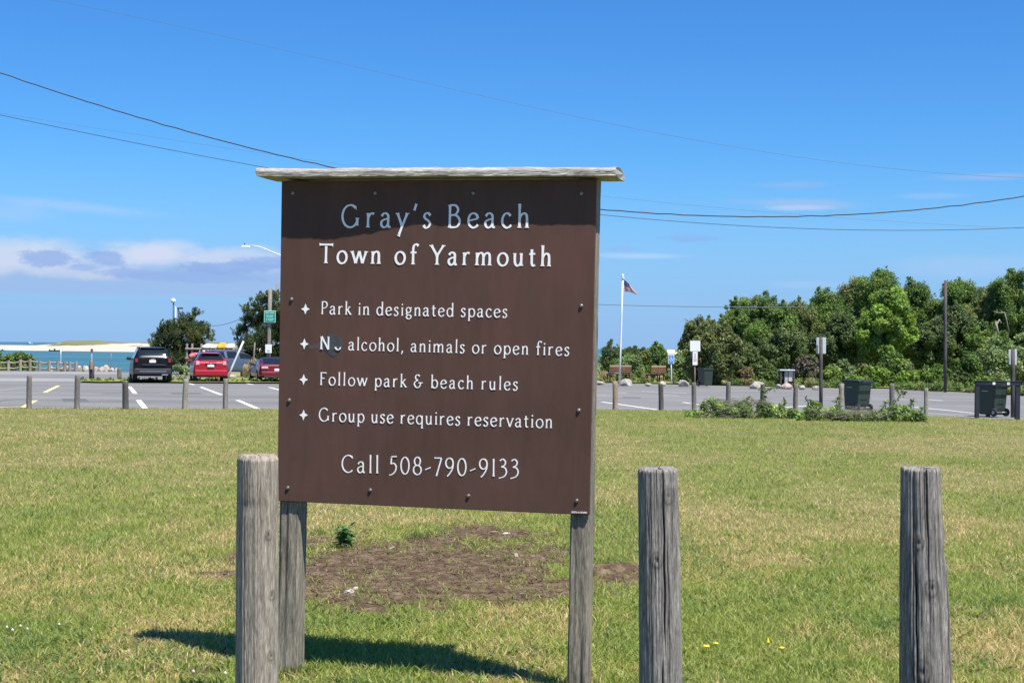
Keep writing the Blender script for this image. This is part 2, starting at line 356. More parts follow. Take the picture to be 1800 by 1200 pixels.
for a, b_, w, m in [((227.6,679),(237.5,691.5),.16,m_line), ((243.6,703),(257,720),.17,m_line), ((353,680),(389,693.5),.15,m_line),
    ((417.5,703),(453,718),.16,m_line), ((473,680.5),(492,685),.15,m_line), ((430,673.2),(445,675.8),.14,m_line), ((331,673.3),(341,676),.14,m_line),
    ((236,685.6),(322,686.4),.10,m_worn), ((396,691.8),(425,692.6),.16,m_worn), ((330,686.5),(488,685.5),.07,m_worn),
    ((78,689.5),(103,677.6),.16,m_yell), ((-20,688.5),(48,680),.13,m_worn), ((-20,716),(44,714),.12,m_yell), ((40,715.5),(62,703.5),.16,m_yell),
    ((1057.5,706),(1156,719.8),.14,m_line), ((1201,707),(1229,711),.15,m_line), ((1129,687.5),(1208,691),.12,m_line), ((1084,690),(1103,691),.12,m_line),
    ((1159,694),(1192,695.2),.15,m_line), ((1040,694.5),(1066,694.6),.15,m_line), ((1287,696),(1312,696.6),.14,m_line), ((1350,697),(1398,698.5),.10,m_worn),
    ((1606,715),(1712,725.6),.13,m_line), ((1632,702),(1657,704),.13,m_line), ((1290,705),(1345,709),.10,m_worn), ((1380,715.5),(1432,712),.16,m_line),
    ((1450,697.5),(1478,698.5),.12,m_line), ((1532,699),(1600,702),.10,m_line), ((1534,706),(1590,709),.10,m_worn), ((1672,712),(1714,716),.12,m_worn),
    ((1590,722),(1716,733.5),.22,m_worn), ((1750,731),(1800,736),.2,m_worn), ((1240,686),(1300,688),.1,m_worn), ((1330,690),(1440,694),.08,m_worn)]:
    mark(a, b_, w, m)
def crack(pts, w):
    for a, b_ in zip(pts[:-1], pts[1:]): mark(a, b_, w, m_tar, 'tar_seam')
m_tar = mottled('tar_seal', (0.085, 0.085, 0.09), 0.2, 4, 0.7)
crack([(-10, 706), (26, 701.4), (58, 699.8)], .05); crack([(1068, 700), (1110, 702), (1160, 701)], .05)
crack([(130, 688), (200, 690.5), (226, 690)], .05); crack([(260, 699), (330, 698), (420, 700)], .04)

rc = random.Random(12)
for i in range(16):
    left = i % 2; x = rc.uniform(10, 400) if left else rc.uniform(1060, 1650); y = rc.uniform(676, 710) if left else rc.uniform(684, 712); pts = [(x, y)]
    for j in range(rc.randint(2, 4)): x += rc.uniform(18, 60); y += rc.uniform(-2.2, 2.4); pts.append((x, y))
    crack(pts, rc.uniform(.02, .05))
m_patch = gmat('asphalt_patch', [(0.3, (0.10, 0.10, 0.098)), (0.7, (0.15, 0.148, 0.142))], 0.6, 40, bump=0)
for q4 in ([(108, 700), (150, 700.5), (158, 706), (112, 705.5)], [(300, 690), (352, 690.4), (356, 692.4), (302, 692)], [(1240, 700), (1300, 702), (1296, 704.5), (1236, 702.5)], [(1096, 697), (1128, 698), (1126, 700), (1092, 699)]): pix_sheet('road_patch', q4, -0.0262, m_patch)

# water: one sheet to the horizon, with the sandbar and its dune standing in it
g = NG('sea'); w1 = g.noise(0.9, 5, 0.65, (0.6, 1.6, 1)); w2 = g.noise(0.018, 4, 0.6, (0.35, 3.0, 1))
g.col(g.ramp(w2, [(0.3, (0.032, 0.105, 0.145)), (0.7, (0.068, 0.170, 0.185))])); g.set(Roughness=0.42)
g.b.inputs['Specular IOR Level'].default_value = 0.18; g.bump(w1, 0.9, 0.35)
sheet('water', [(-30000, 60), (30000, 60), (30000, 45000), (-30000, 45000)], -1.9, g.m)
g = NG('dune'); geo = g.node('ShaderNodeNewGeometry'); sx = g.node('ShaderNodeSeparateXYZ'); g.l.new(geo.outputs['Position'], sx.inputs[0])
at = g.node('ShaderNodeAttribute'); at.attribute_name = 'col'
nz = g.noise(0.09, 7, 0.7); g.col(g.mix(0.5, at.outputs['Color'], g.ramp(nz, [(0.3, (0.7,)*3), (0.7, (1.3,)*3)]), 'MULTIPLY')); g.set(Roughness=1.0)
m_dune = g.m
nx, ny = 200, 60
xs = np.linspace(-420, -85, nx); ys = np.linspace(655, 1000, ny)
X, Y = np.meshgrid(xs, ys)
PX = 900 + F * X / Y                                  # bearing of each point as the photograph shows it
ridge = np.interp(PX, [60, 85, 120, 170, 230, 270, 400, 520, 640], [0, 0.25, 0.95, 1.02, 0.80, 0.9, 1.0, 0.9, 0.0])
Z = -2.3 + 2.0 * np.clip((Y - 660) / 120, 0, 1) ** 0.8
Z += ridge * 3.3 * np.exp(-((Y - 880) / 60.0) ** 2) * (0.75 + 0.5 * fbm(X / 30, Y / 30, 3))
Z -= 2.2 * np.clip((Y - 930) / 60, 0, 1); Z += 0.25 * fbm(X / 9, Y / 9, 9)
Z *= 1.0
vs = np.stack([X, Y, Z], -1).reshape(-1, 3)
idx = np.arange(nx * ny).reshape(ny, nx)
fs = np.stack([idx[:-1, :-1], idx[:-1, 1:], idx[1:, 1:], idx[1:, :-1]], -1).reshape(-1, 4)
fc = vs[fs].mean(1); veg = (fc[:, 2] > 0.35 + 0.9 * (fbm(fc[:, 0] / 14, fc[:, 1] / 40, 21) - 0.5) * 2) & (ridge.reshape(-1)[fs[:, 0]] > 0.05)
bare = (fbm(fc[:, 0] / 11, fc[:, 1] / 60, 33) > 0.52) & (fc[:, 2] < 1.9) & (fc[:, 0] > -265)
cc = np.where((veg & ~bare)[:, None], np.array([0.155, 0.15, 0.062]) + 0.08 * (fbm(fc[:, 0] / 20, fc[:, 1] / 20, 5)[:, None] - 0.5), np.array([0.47, 0.41, 0.325]))
o = np_mesh('sand_spit', vs, fs, m_dune, None, cc, True); o['kind'] = 'structure'

# ------------------------------------------------------------------ the big sign
YAW = R(-13.08); LEAN = R(0.43)
SM = Matrix.Rotation(YAW, 4, 'Z') @ Matrix.Rotation(LEAN, 4, 'Y')
SC = Vector((-0.4343, 8.395, 1.8656))           # centre of the panel face
base = SC - SM.to_3x3() @ Vector((0, 0, 1.8656)); base.z = 0
SMW = SM.copy(); SMW.translation = base
SIV = SMW.inverted()
n_pl = SM.to_3x3() @ Vector((0, 1, 0))
def PL(px, py, off=0.0):        # photograph pixel to panel coordinates (x to the right, z up)
    d = ray(px, py); q = SC + n_pl * off; t = (q - EYEV).dot(n_pl) / d.dot(n_pl)
    return SIV @ (EYEV + d * t)
sign = empty('park_sign', base, 0, 'tall brown routed park sign on two weathered grey posts with a plank along its top', 'sign')
sign.matrix_world = SMW
sm = bpy.data.materials
c4 = [PL(*p) for p in ((495, 318), (1048.5, 315.5), (1036, 905), (487, 880))]
g = NG('brown_sign_panel'); a = g.noise(1.6, 6, 0.6, (1, 1, 0.7)); b_ = g.noise(9, 6, 0.65, (1.6, 1, 0.35)); c_ = g.noise(150, 2, 0.5)
k = g.ramp(a, [(0.28, (0.087, 0.048, 0.036)), (0.52, (0.102, 0.057, 0.044)), (0.74, (0.130, 0.062, 0.050))])
d_ = g.noise(22, 3, 0.5, (2.2, 1, 0.10)); k = g.mix(0.14, k, g.ramp(d_, [(0.34, (0.7,)*3), (0.42, (1.0,)*3), (0.66, (1.0,)*3), (0.74, (1.35,)*3)]), 'MULTIPLY')
k = g.mix(0.34, k, g.ramp(b_, [(0.3, (0.72,)*3), (0.5, (1.0,)*3), (0.72, (1.22,)*3)]), 'MULTIPLY')
g.col(k); g.set(Roughness=0.6); g.b.inputs['Specular IOR Level'].default_value = 0.12; g.bump(c_, 0.08, 0.002); m_panel = g.m
PT = 0.02
b = MB(); b.add([(p.x, 0, p.z) for p in c4] + [(p.x, PT, p.z) for p in c4], [(0,1,2,3), (7,6,5,4), (0,4,5,1), (1,5,6,2), (2,6,7,3), (3,7,4,0)])
panel = b.build('panel', m_panel, sign, bevel=0.003)
xl, xr = c4[3].x, c4[2].x
def sawn_post(x0, x1, y0, y1, z0, z1, seed, name='post'):
    n = 60; b = MB(); rr = random.Random(seed); vs = []
    per = []                                         # rounded rectangle outline, 4 sides x 8
    w, d_ = (x1 - x0) / 2, (y1 - y0) / 2
    for s_ in range(4):
        for j in range(10):
            t = j / 10
            p = [(-1 + 2*t, -1), (1, -1 + 2*t), (1 - 2*t, 1), (-1, 1 - 2*t)][s_]
            per.append(p)
    m = len(per); mk = []
    ck = [(rr.uniform(0, m), rr.uniform(z0, z1), rr.uniform(0.25, 0.8), rr.uniform(0.25, 0.5)) for _ in range(12)]
    for i in range(n):
        z = z0 + (z1 - z0) * i / (n - 1)
        for j, (u, v) in enumerate(per):
            cr = 0.0
            if abs(abs(u) - 1) < 1e-6 and abs(abs(v) - 1) < 1e-6: cr = 0.007
            q = 0.0
            for (a0, zc, hl, w_) in ck:
                da = abs((j - a0 - 0.15*math.sin(z*5) + m/2) % m - m/2)
                if abs(z - zc) < hl: q = max(q, math.exp(-(da/w_)**2) * (1 - ((z-zc)/hl)**2))
            e = 0.0006 * math.sin(z*31 + j*1.7) + 0.0008*math.sin(z*7 + j*0.9) + rr.uniform(-0.0006, 0.0006)
            s_ = 1 - cr / w - (q * 0.0035 + e) / w
            vs.append(((x0+x1)/2 + u*w*s_, (y0+y1)/2 + v*d_*s_, z)); mk.append(min(1, q*0.9))
    fs = []
    for i in range(n-1):
        for j in range(m): fs.append((i*m+j, i*m+(j+1) % m, (i+1)*m+(j+1) % m, (i+1)*m+j))
    fs += [tuple(range(m-1, -1, -1)), tuple((n-1)*m + j for j in range(m))]
    b.add(vs, fs); o = b.build(name, MT['post'], sign, fix=False)
    at = o.data.attributes.new('mark', 'FLOAT', 'POINT'); at.data.foreach_set('value', mk)
    return o
PZ = max(c4[0].z, c4[1].z) + 0.004
rx0 = PL(997.5, 1120, PT).x; pr = sawn_post(rx0, xr - 0.001, PT + 0.002, PT + 0.155, -0.3, PZ, 4)
lx1 = PL(526, 960, PT).x; pl_ = sawn_post(xl + 0.004, lx1 - 0.002, PT + 0.002, PT + 0.13, -0.3, PZ, 9)
pl_['label'] = 'rounded greenish grey post partly behind a bollard'
# crosspiece behind the panel, out of the light
MB().box(lx1 + 0.015, rx0 - 0.003, PT + 0.004, PT + 0.05, PZ - 0.14, PZ - 0.002).build('crosspiece', MT['post'], sign)
# plank along the top: warped, weathered, proud of the panel
OV = 0.089
bx0 = PL(450, 305, -OV).x; bx1 = PL(1081, 305, -OV).x
n = 90; vs = []; rr = random.Random(5); sec = []
def plank_z(x):
    t = (x - bx0) / (bx1 - bx0)
    return PZ + 0.006 + 0.004*math.sin(t*3.0) + 0.010*max(0, 0.12 - t)/0.12
prof = [(0, 0.0), (0, 0.006), (0, 0.016), (0, 0.026), (0.004, 0.034), (0.014, 0.041), (0.05, 0.050), (0.16, 0.056), (0.30, 0.052), (0.31, 0.04), (0.31, 0.0), (0.16, -0.001)]
np_ = len(prof)
for i in range(n):
    x = bx0 + (bx1 - bx0) * i / (n - 1); zb = plank_z(x)
    th = 1.0 + 0.18*(fbm(np.array([x*5.0]), np.array([0.5]), 3)[0] - 0.5)
    sm1 = min(1, max(0, (x + .55)/.62)); sm1 = sm1*sm1*(3-2*sm1); wob = 0.006 * (fbm(np.array([x*4.9]), np.array([7.5]), 8)[0] - 0.5) + 0.020*sm1 - 0.006 - 0.006*math.exp(-((x+.42)/.3)**2)
    for j, (dy, dz) in enumerate(prof):
        e = 0.007 * (fbm(np.array([x*16 + j*0.3]), np.array([j*1.7]), 2)[0] - 0.5) + 0.004*(fbm(np.array([x*45.]), np.array([j*2.9]), 6)[0] - 0.5)
        ew = 1.0 if j < 9 else 0.3
        cut = 0.0
        vs.append((x + (0.004*math.sin(j*2.1) if i in (0, n-1) else 0), -OV + dy + wob*(1 if j < 7 or j == 11 else 0) + e*ew*(0.8 if j < 4 else 0.2), zb + dz*th + e*(1 if 3 <= j <= 8 else 0.35)))
fs = []
for i in range(n-1):
    for j in range(np_): fs.append((i*np_+j, i*np_+(j+1) % np_, (i+1)*np_+(j+1) % np_, (i+1)*np_+j))
fs += [tuple(range(np_-1, -1, -1)), tuple((n-1)*np_ + j for j in range(np_))]
MB().add(vs, fs).build('top_plank', MT['cap'], sign)

# -- routed lettering: every letter is drawn as flared strokes
def EL(cx, cy, rx, ry, a0=0, a1=360, n=22):
    return [(cx + rx*math.cos(R(a0 + (a1-a0)*i/n)), cy + ry*math.sin(R(a0 + (a1-a0)*i/n))) for i in range(n+1)]
def CV(*p):                      # Catmull-Rom through the points
    p = [p[0]] + list(p) + [p[-1]]; o = []
    for i in range(1, len(p)-2):
        for t in (0, .2, .4, .6, .8):
            o.append(tuple(0.5*((2*p[i][k]) + (p[i+1][k]-p[i-1][k])*t + (2*p[i-1][k]-5*p[i][k]+4*p[i+1][k]-p[i+2][k])*t*t + (3*p[i][k]-p[i-1][k]-3*p[i+1][k]+p[i+2][k])*t**3) for k in (0, 1)))
    return o + [p[-2]]
def LN(x0, y0, x1, y1): return [(x0 + (x1-x0)*i/4, y0 + (y1-y0)*i/4) for i in range(5)]
X_ = 0.64; A_ = 1.05
arch = lambda x: CV((x, .40), (x+.07, .54), (x+.20, .635), (x+.32, .58), (x+.36, .42), (x+.36, 0))
GL = {  # advance, strokes: (points, serif at start, serif at end); serif 1 = foot bar, 2 = half flag to the left
 'G': (.98, [(EL(.42,.5,.40,.5,48,338),3,0), (LN(.78,.08,.78,.42),0,1)]), 'C': (.84, [(EL(.42,.5,.40,.5,48,315),3,0)]),
 'r': (.50, [(LN(.12,0,.12,X_),1,2), (CV((.12,.40),(.2,.55),(.31,.63),(.42,.60)),0,0)]),
 'a': (.60, [(CV((.08,.50),(.18,.62),(.32,.62),(.41,.50),(.41,.12),(.46,.02),(.54,.03)),0,0), (CV((.41,.38),(.24,.36),(.08,.26),(.08,.09),(.2,0),(.33,.05),(.41,.16)),0,0)]),
 'y': (.60, [(LN(.05,X_,.29,.04),1,0), (LN(.54,X_,.14,-.32),1,2)]), "'": (.26, [(LN(.16,1.05,.06,.76),0,0)]),
 's': (.46, [(CV((.37,.53),(.28,.635),(.14,.62),(.07,.50),(.14,.39),(.29,.29),(.36,.16),(.28,.02),(.14,-.01),(.04,.10)),0,0)]),
 'B': (.76, [(LN(.13,0,.13,1),1,1), (CV((.13,.985),(.40,.98),(.53,.80),(.42,.60),(.13,.54)),0,0), (CV((.13,.54),(.44,.54),(.62,.30),(.48,.04),(.13,.015)),0,0)]),
 'e': (.60, [(CV((.06,.30),(.52,.40)),0,0), (CV((.52,.40),(.46,.56),(.31,.635),(.15,.57),(.06,.36),(.11,.12),(.27,0),(.42,.03),(.53,.13)),0,0)]),
 'c': (.55, [(CV((.47,.52),(.32,.635),(.16,.58),(.06,.36),(.10,.13),(.26,0),(.40,.03),(.50,.12)),0,0)]),
 'h': (.64, [(LN(.12,0,.12,A_),1,2), (arch(.12),0,1)]), 'T': (.80, [(LN(.02,.97,.78,.97),4,4), (LN(.40,0,.40,.97),1,0)]),
 'o': (.66, [(EL(.33,.315,.265,.32),0,0)]), 'w': (.90, [(LN(.03,X_,.25,.02),1,0), (LN(.25,.02,.45,X_),0,0), (LN(.45,X_,.65,.02),0,0), (LN(.65,.02,.86,X_),0,1)]),
 'n': (.64, [(LN(.12,0,.12,X_),1,2), (arch(.12),0,1)]), 'f': (.44, [(CV((.48,.95),(.38,1.04),(.25,.99),(.19,.82),(.19,.4),(.19,0)),0,1), (LN(.04,.61,.38,.61),0,0)]),
 'Y': (.76, [(LN(.03,1,.38,.46),1,0), (LN(.74,1,.38,.46),1,0), (LN(.38,.46,.38,0),0,1)]),
 'm': (1.02, [(LN(.12,0,.12,X_),1,2), (arch(.12),0,1), (arch(.48),0,1)]), 'u': (.66, [(CV((.12,X_),(.12,.3),(.16,.08),(.28,0),(.40,.06),(.48,.2)),2,0), (LN(.48,0,.48,X_),1,2)]),
 't': (.44, [(CV((.18,.84),(.18,.4),(.19,.12),(.26,.01),(.38,.05)),0,0), (LN(.04,.60,.37,.62),0,0)]),
 'P': (.64, [(LN(.13,0,.13,1),1,1), (CV((.13,.985),(.42,.97),(.56,.75),(.42,.52),(.13,.47)),0,0)]),
 'k': (.58, [(LN(.12,0,.12,A_),1,2), (LN(.13,.26,.43,.62),0,1), (LN(.24,.37,.52,0),0,1)]),
 'i': (.29, [(LN(.14,0,.14,X_),1,2), (LN(.14,.83,.15,.92),5,0)]), 'l': (.29, [(LN(.14,0,.14,A_),1,2)]),
 'd': (.66, [(EL(.29,.315,.235,.32),0,0), (LN(.52,0,.52,A_),1,2)]), 'b': (.66, [(LN(.12,0,.12,A_),0,2), (EL(.35,.315,.235,.32),0,0)]),
 'g': (.60, [(EL(.26,.44,.19,.20),0,0), (CV((.40,.56),(.54,.64)),0,0), (CV((.18,.26),(.08,.17),(.16,.08),(.40,.04),(.50,-.08),(.36,-.24),(.16,-.22),(.08,-.10),(.18,.02)),0,0)]),
 'p': (.66, [(LN(.12,-.32,.12,X_),1,2), (EL(.35,.315,.235,.32),0,0)]), 'q': (.66, [(LN(.52,-.32,.52,X_),1,0), (EL(.29,.315,.235,.32),0,0)]),
 'N': (.90, [(LN(.10,0,.10,1),1,2), (LN(.10,1,.74,0),0,0), (LN(.74,0,.74,1),0,1)]), ',': (.26, [(CV((.12,.07),(.13,-.06),(.04,-.19)),0,0)]),
 'F': (.62, [(LN(.13,0,.13,1),1,1), (LN(.13,.97,.56,.97),0,4), (LN(.13,.53,.44,.53),0,0)]),
 '&': (.84, [(CV((.50,.88),(.34,1.0),(.16,.90),(.17,.68),(.36,.55)),0,0), (CV((.36,.55),(.12,.46),(.05,.24),(.20,.02),(.42,.02),(.56,.18),(.57,.38)),0,0), (LN(.40,.38,.78,.38),0,0)]),
 'v': (.58, [(LN(.04,X_,.28,.0),1,0), (LN(.28,.0,.53,X_),0,1)]),
 '5': (.58, [(LN(.18,.98,.52,1.0),0,0), (LN(.18,.98,.14,.56),0,0), (CV((.14,.56),(.32,.60),(.48,.42),(.42,.14),(.22,-.04),(.03,-.09)),0,0)]),
 '0': (.66, [(EL(.32,.48,.26,.49),0,0)]), '8': (.64, [(EL(.31,.75,.19,.24),0,0), (EL(.31,.25,.25,.27),0,0)]), '-': (.42, [(LN(.03,.28,.38,.42),0,0)]),
 '7': (.56, [(LN(.04,.97,.50,.97),0,0), (LN(.50,.97,.18,-.07),0,0)]), '9': (.62, [(EL(.30,.69,.235,.29),0,0), (CV((.535,.69),(.50,.40),(.34,.12),(.16,-.07)),0,0)]),
 '1': (.34, [(LN(.18,0,.18,1),1,2)]), '3': (.58, [(CV((.08,.90),(.26,1.0),(.43,.86),(.38,.66),(.17,.56)),0,0), (CV((.17,.56),(.40,.50),(.50,.26),(.36,.02),(.02,-.10)),0,0)]), ' ': (.30, []), '_': (.62, [(EL(.33,.315,.265,.32,200,340),0,0)]),
}
PEN = [0]
def stroke_mesh(b, pts, w, M, lift, s0, s1):
    """one flared stroke as a thin raised strip, each a hair higher than the last"""
    PEN[0] = (PEN[0] + 1) % 17
    h = lift + 0.00012 * PEN[0]
    n = len(pts); L_, R_ = [], []
    closed = abs(pts[0][0]-pts[-1][0]) < 1e-6 and abs(pts[0][1]-pts[-1][1]) < 1e-6
    for i, (x, y) in enumerate(pts):
        if closed: a, c = pts[(i-1) % (n-1)], pts[(i+1) % (n-1)]
        else: a, c = pts[max(i-1, 0)], pts[min(i+1, n-1)]
        dx, dy = c[0]-a[0], c[1]-a[1]; q = math.hypot(dx, dy) or 1; dx /= q; dy /= q
        k = 0.60 + 0.40 * abs(dy*0.97 - dx*0.24)       # broad-nib contrast
        if not closed:
            t = i/(n-1); k *= 1 + 0.22 * (abs(2*t-1) ** 5)
        hw = w*k/2; L_.append((x - dy*hw, y + dx*hw)); R_.append((x + dy*hw, y - dx*hw))
    vs = []; fs = []
    for q in L_ + R_: vs.append(M @ Vector((q[0], -h, q[1])))
    for q in L_ + R_: vs.append(M @ Vector((q[0], 0.0004, q[1])))
    for i in range(n-1):
        fs += [(i, i+1, n+i+1, n+i), (i, 2*n+i, 2*n+i+1, i+1), (n+i, n+i+1, 3*n+i+1, 3*n+i)]
    b.add(vs, fs)
    for (s_, (x, y), (qx, qy)) in ((s0, pts[0], pts[1]), (s1, pts[-1], pts[-2])):
        if not s_: continue
        PEN[0] = (PEN[0] + 1) % 17; h = lift + 0.00012*PEN[0]
        dn = 1 if y <= qy else -1
        t = w*0.42
        if s_ == 1: poly = [(x-w*0.95, y), (x+w*0.95, y), (x+w*0.80, y+dn*t*0.75), (x, y+dn*t*1.5), (x-w*0.80, y+dn*t*0.75)]
        elif s_ == 2: poly = [(x-w*0.95, y-w*0.30), (x+w*0.45, y+w*0.05), (x+w*0.45, y-w*0.9), (x-w*0.1, y-w*0.7)]
        elif s_ == 3: poly = [(x-w*0.05, y+w*0.85), (x+w*0.28, y+w*0.75), (x+w*0.42, y-w*0.85), (x+w*0.12, y-w*0.7)]
        elif s_ == 4:
            sg = 1 if x >= qx else -1
            poly = [(x-sg*w*0.5, y+w*0.28), (x+sg*w*0.28, y+w*0.62), (x+sg*w*0.12, y-w*0.95), (x-sg*w*0.35, y-w*0.30)]
        else: poly = [(x-w*0.62, y+w*0.2), (x-w*0.1, y-w*0.45), (x+w*0.62, y+w*0.25), (x+w*0.15, y+w*0.85)]
        m = len(poly)
        b.add([M @ Vector((p[0], -h, p[1])) for p in poly] + [M @ Vector((p[0], 0.0004, p[1])) for p in poly],
              [tuple(range(m))] + [(i, i+m, (i+1) % m+m, (i+1) % m) for i in range(m)])
def lettering(text, p0, p1, cap_px, weight, lift=0.0012, name='lettering', mat=None):
    a, c = PL(*p0), PL(*p1); q = PL(p0[0], p0[1] - cap_px)
    capw = (q - a).length
    d = c - a; total = d.length; ang = math.atan2(d.z, d.x)
    adv = [GL[ch][0] * capw for ch in text]
    nat = sum(adv); gap = (total - nat) / (len(text) - 1 or 1)
    sx = 0.93; gap = (total - sx*nat) / (len(text) - 1 or 1)
    if gap < 0.03 * capw: sx = (total - 0.03*capw*(len(text)-1)) / nat; gap = 0.03*capw
    b = MB(); x = 0.0
    for ch, ad in zip(text, adv):
        M = Matrix.Translation((a.x + math.cos(ang)*x, 0, a.z + math.sin(ang)*x)) @ Matrix.Rotation(-ang, 4, 'Y') @ Matrix.Diagonal((capw*sx, 1, capw, 1))
        for pts, s0, s1 in GL[ch][1]: stroke_mesh(b, pts, weight, M, lift, s0, s1)
        x += ad*sx + gap
    return b.build(name, mat or MT['white'], panel)
lettering("Gray's Beach", (601, 399.5), (932, 400.5), 39, .110)
lettering("Town of Yarmouth", (561, 462.3), (970, 468), 33.5, .128)
lettering("Park in designated spaces", (564, 552), (892.5, 558), 22.2, .100)
lettering("alcohol, animals or open fires", (612, 615.2), (1001.5, 625), 22.2, .100)
lettering("Follow park & beach rules", (562, 676.3), (911, 685.8), 22.2, .100)
lettering("Group use requires reservation", (561, 739.8), (972, 752), 23, .098)
lettering("Call 508-790-9133", (601, 829.5), (913, 838), 30, .085)
nn = lettering("N_", (563, 613.4), (600, 614.6), 22.0, .12, 0.004); nn['label'] = 'worn half rubbed out word on the grey blotch'
for px, py in ((537, 543.2), (535, 604.5), (533.8, 667), (533.6, 729.3)):
    c = PL(px, py); w = (PL(px+7.6, py) - c).length; h = w*1.18; s_ = 0.34
    b = MB(); pts = []
    for i in range(8):
        q = i*math.pi/4; r_ = 1 if i % 2 == 0 else s_*1.25
        pts.append((c.x + w*r_*math.cos(q), c.z + h*r_*math.sin(q)))
    b.prism(pts, 0.0022, Matrix.Translation((0, 0.0003, 0))); b.build('star_bullet', MT['white'], panel)
blotch = [(566,593),(572,589),(582,587),(591,588.5),(599,595),(603,604),(602,610),(596,613),(591,614),(592,624),(587,626.5),(580,624),(573,617.5),(568,611)]
MB().prism([(p.x, p.z) for p in (PL(*q) for q in blotch)], 0.0016, Matrix.Translation((0, 0.0003, 0))).build('paint_blotch', mottled('grey_overpaint', (0.055, 0.058, 0.062), 0.25, 30, 0.6), panel)
smear = [(543,607),(552,605.5),(560,603),(567,601.5),(568,610),(560,612),(551,613),(544,612)]
MB().prism([(p.x, p.z) for p in (PL(*q) for q in smear)], 0.0008, Matrix.Translation((0, 0.0003, 0))).build('paint_smear', mottled('brown_grey_smear', (0.085, 0.066, 0.058), 0.2, 30, 0.6), panel)
for px, py in ((515.5,339.5),(660,339.5),(832,339.5),(1022.5,340),(512.7,526),(1022,537.5),(508.5,703.3),(1017.5,721),(506,857),(651,861),(823.5,871),(1014,879.5)):
    c = PL(px, py); b = MB()
    b.lathe([(0.011, 0.0004), (0.011, -0.0008), (0.0108, -0.0012), (0.0092, -0.0070), (0.0050, -0.0096), (0.0018, -0.0098)], 16, 'Y', (c.x, 0, c.z))
    b.build('screw', MT['screw'], panel, smooth=False)
# maker's mark in the corner: small slanted capitals
cu = bpy.data.curves.new('makers_mark', 'FONT'); cu.body = 'SIGN-A-RAMA'; cu.size = 0.02; cu.shear = 0.3; cu.offset = 0.0004; cu.extrude = 0.0006
fo = bpy.data.objects.new('makers_mark', cu); COL.objects.link(fo)
dg = bpy.context.evaluated_depsgraph_get(); me = bpy.data.meshes.new_from_object(fo.evaluated_get(dg)); bpy.data.objects.remove(fo)
a, c = PL(1004, 901), PL(1032, 902); w = max(v.co.x for v in me.vertices); sc = (c-a).length/w
ang = math.atan2(c.z-a.z, c.x-a.x)
me.transform(Matrix.Translation((a.x, -0.0012, a.z)) @ Matrix.Rotation(-ang, 4, 'Y') @ Matrix.Scale(sc, 4) @ Matrix.Rotation(R(90), 4, 'X'))
me.materials.clear(); me.materials.append(MT['white'])
o = bpy.data.objects.new('makers_mark', me); COL.objects.link(o); o.parent = panel

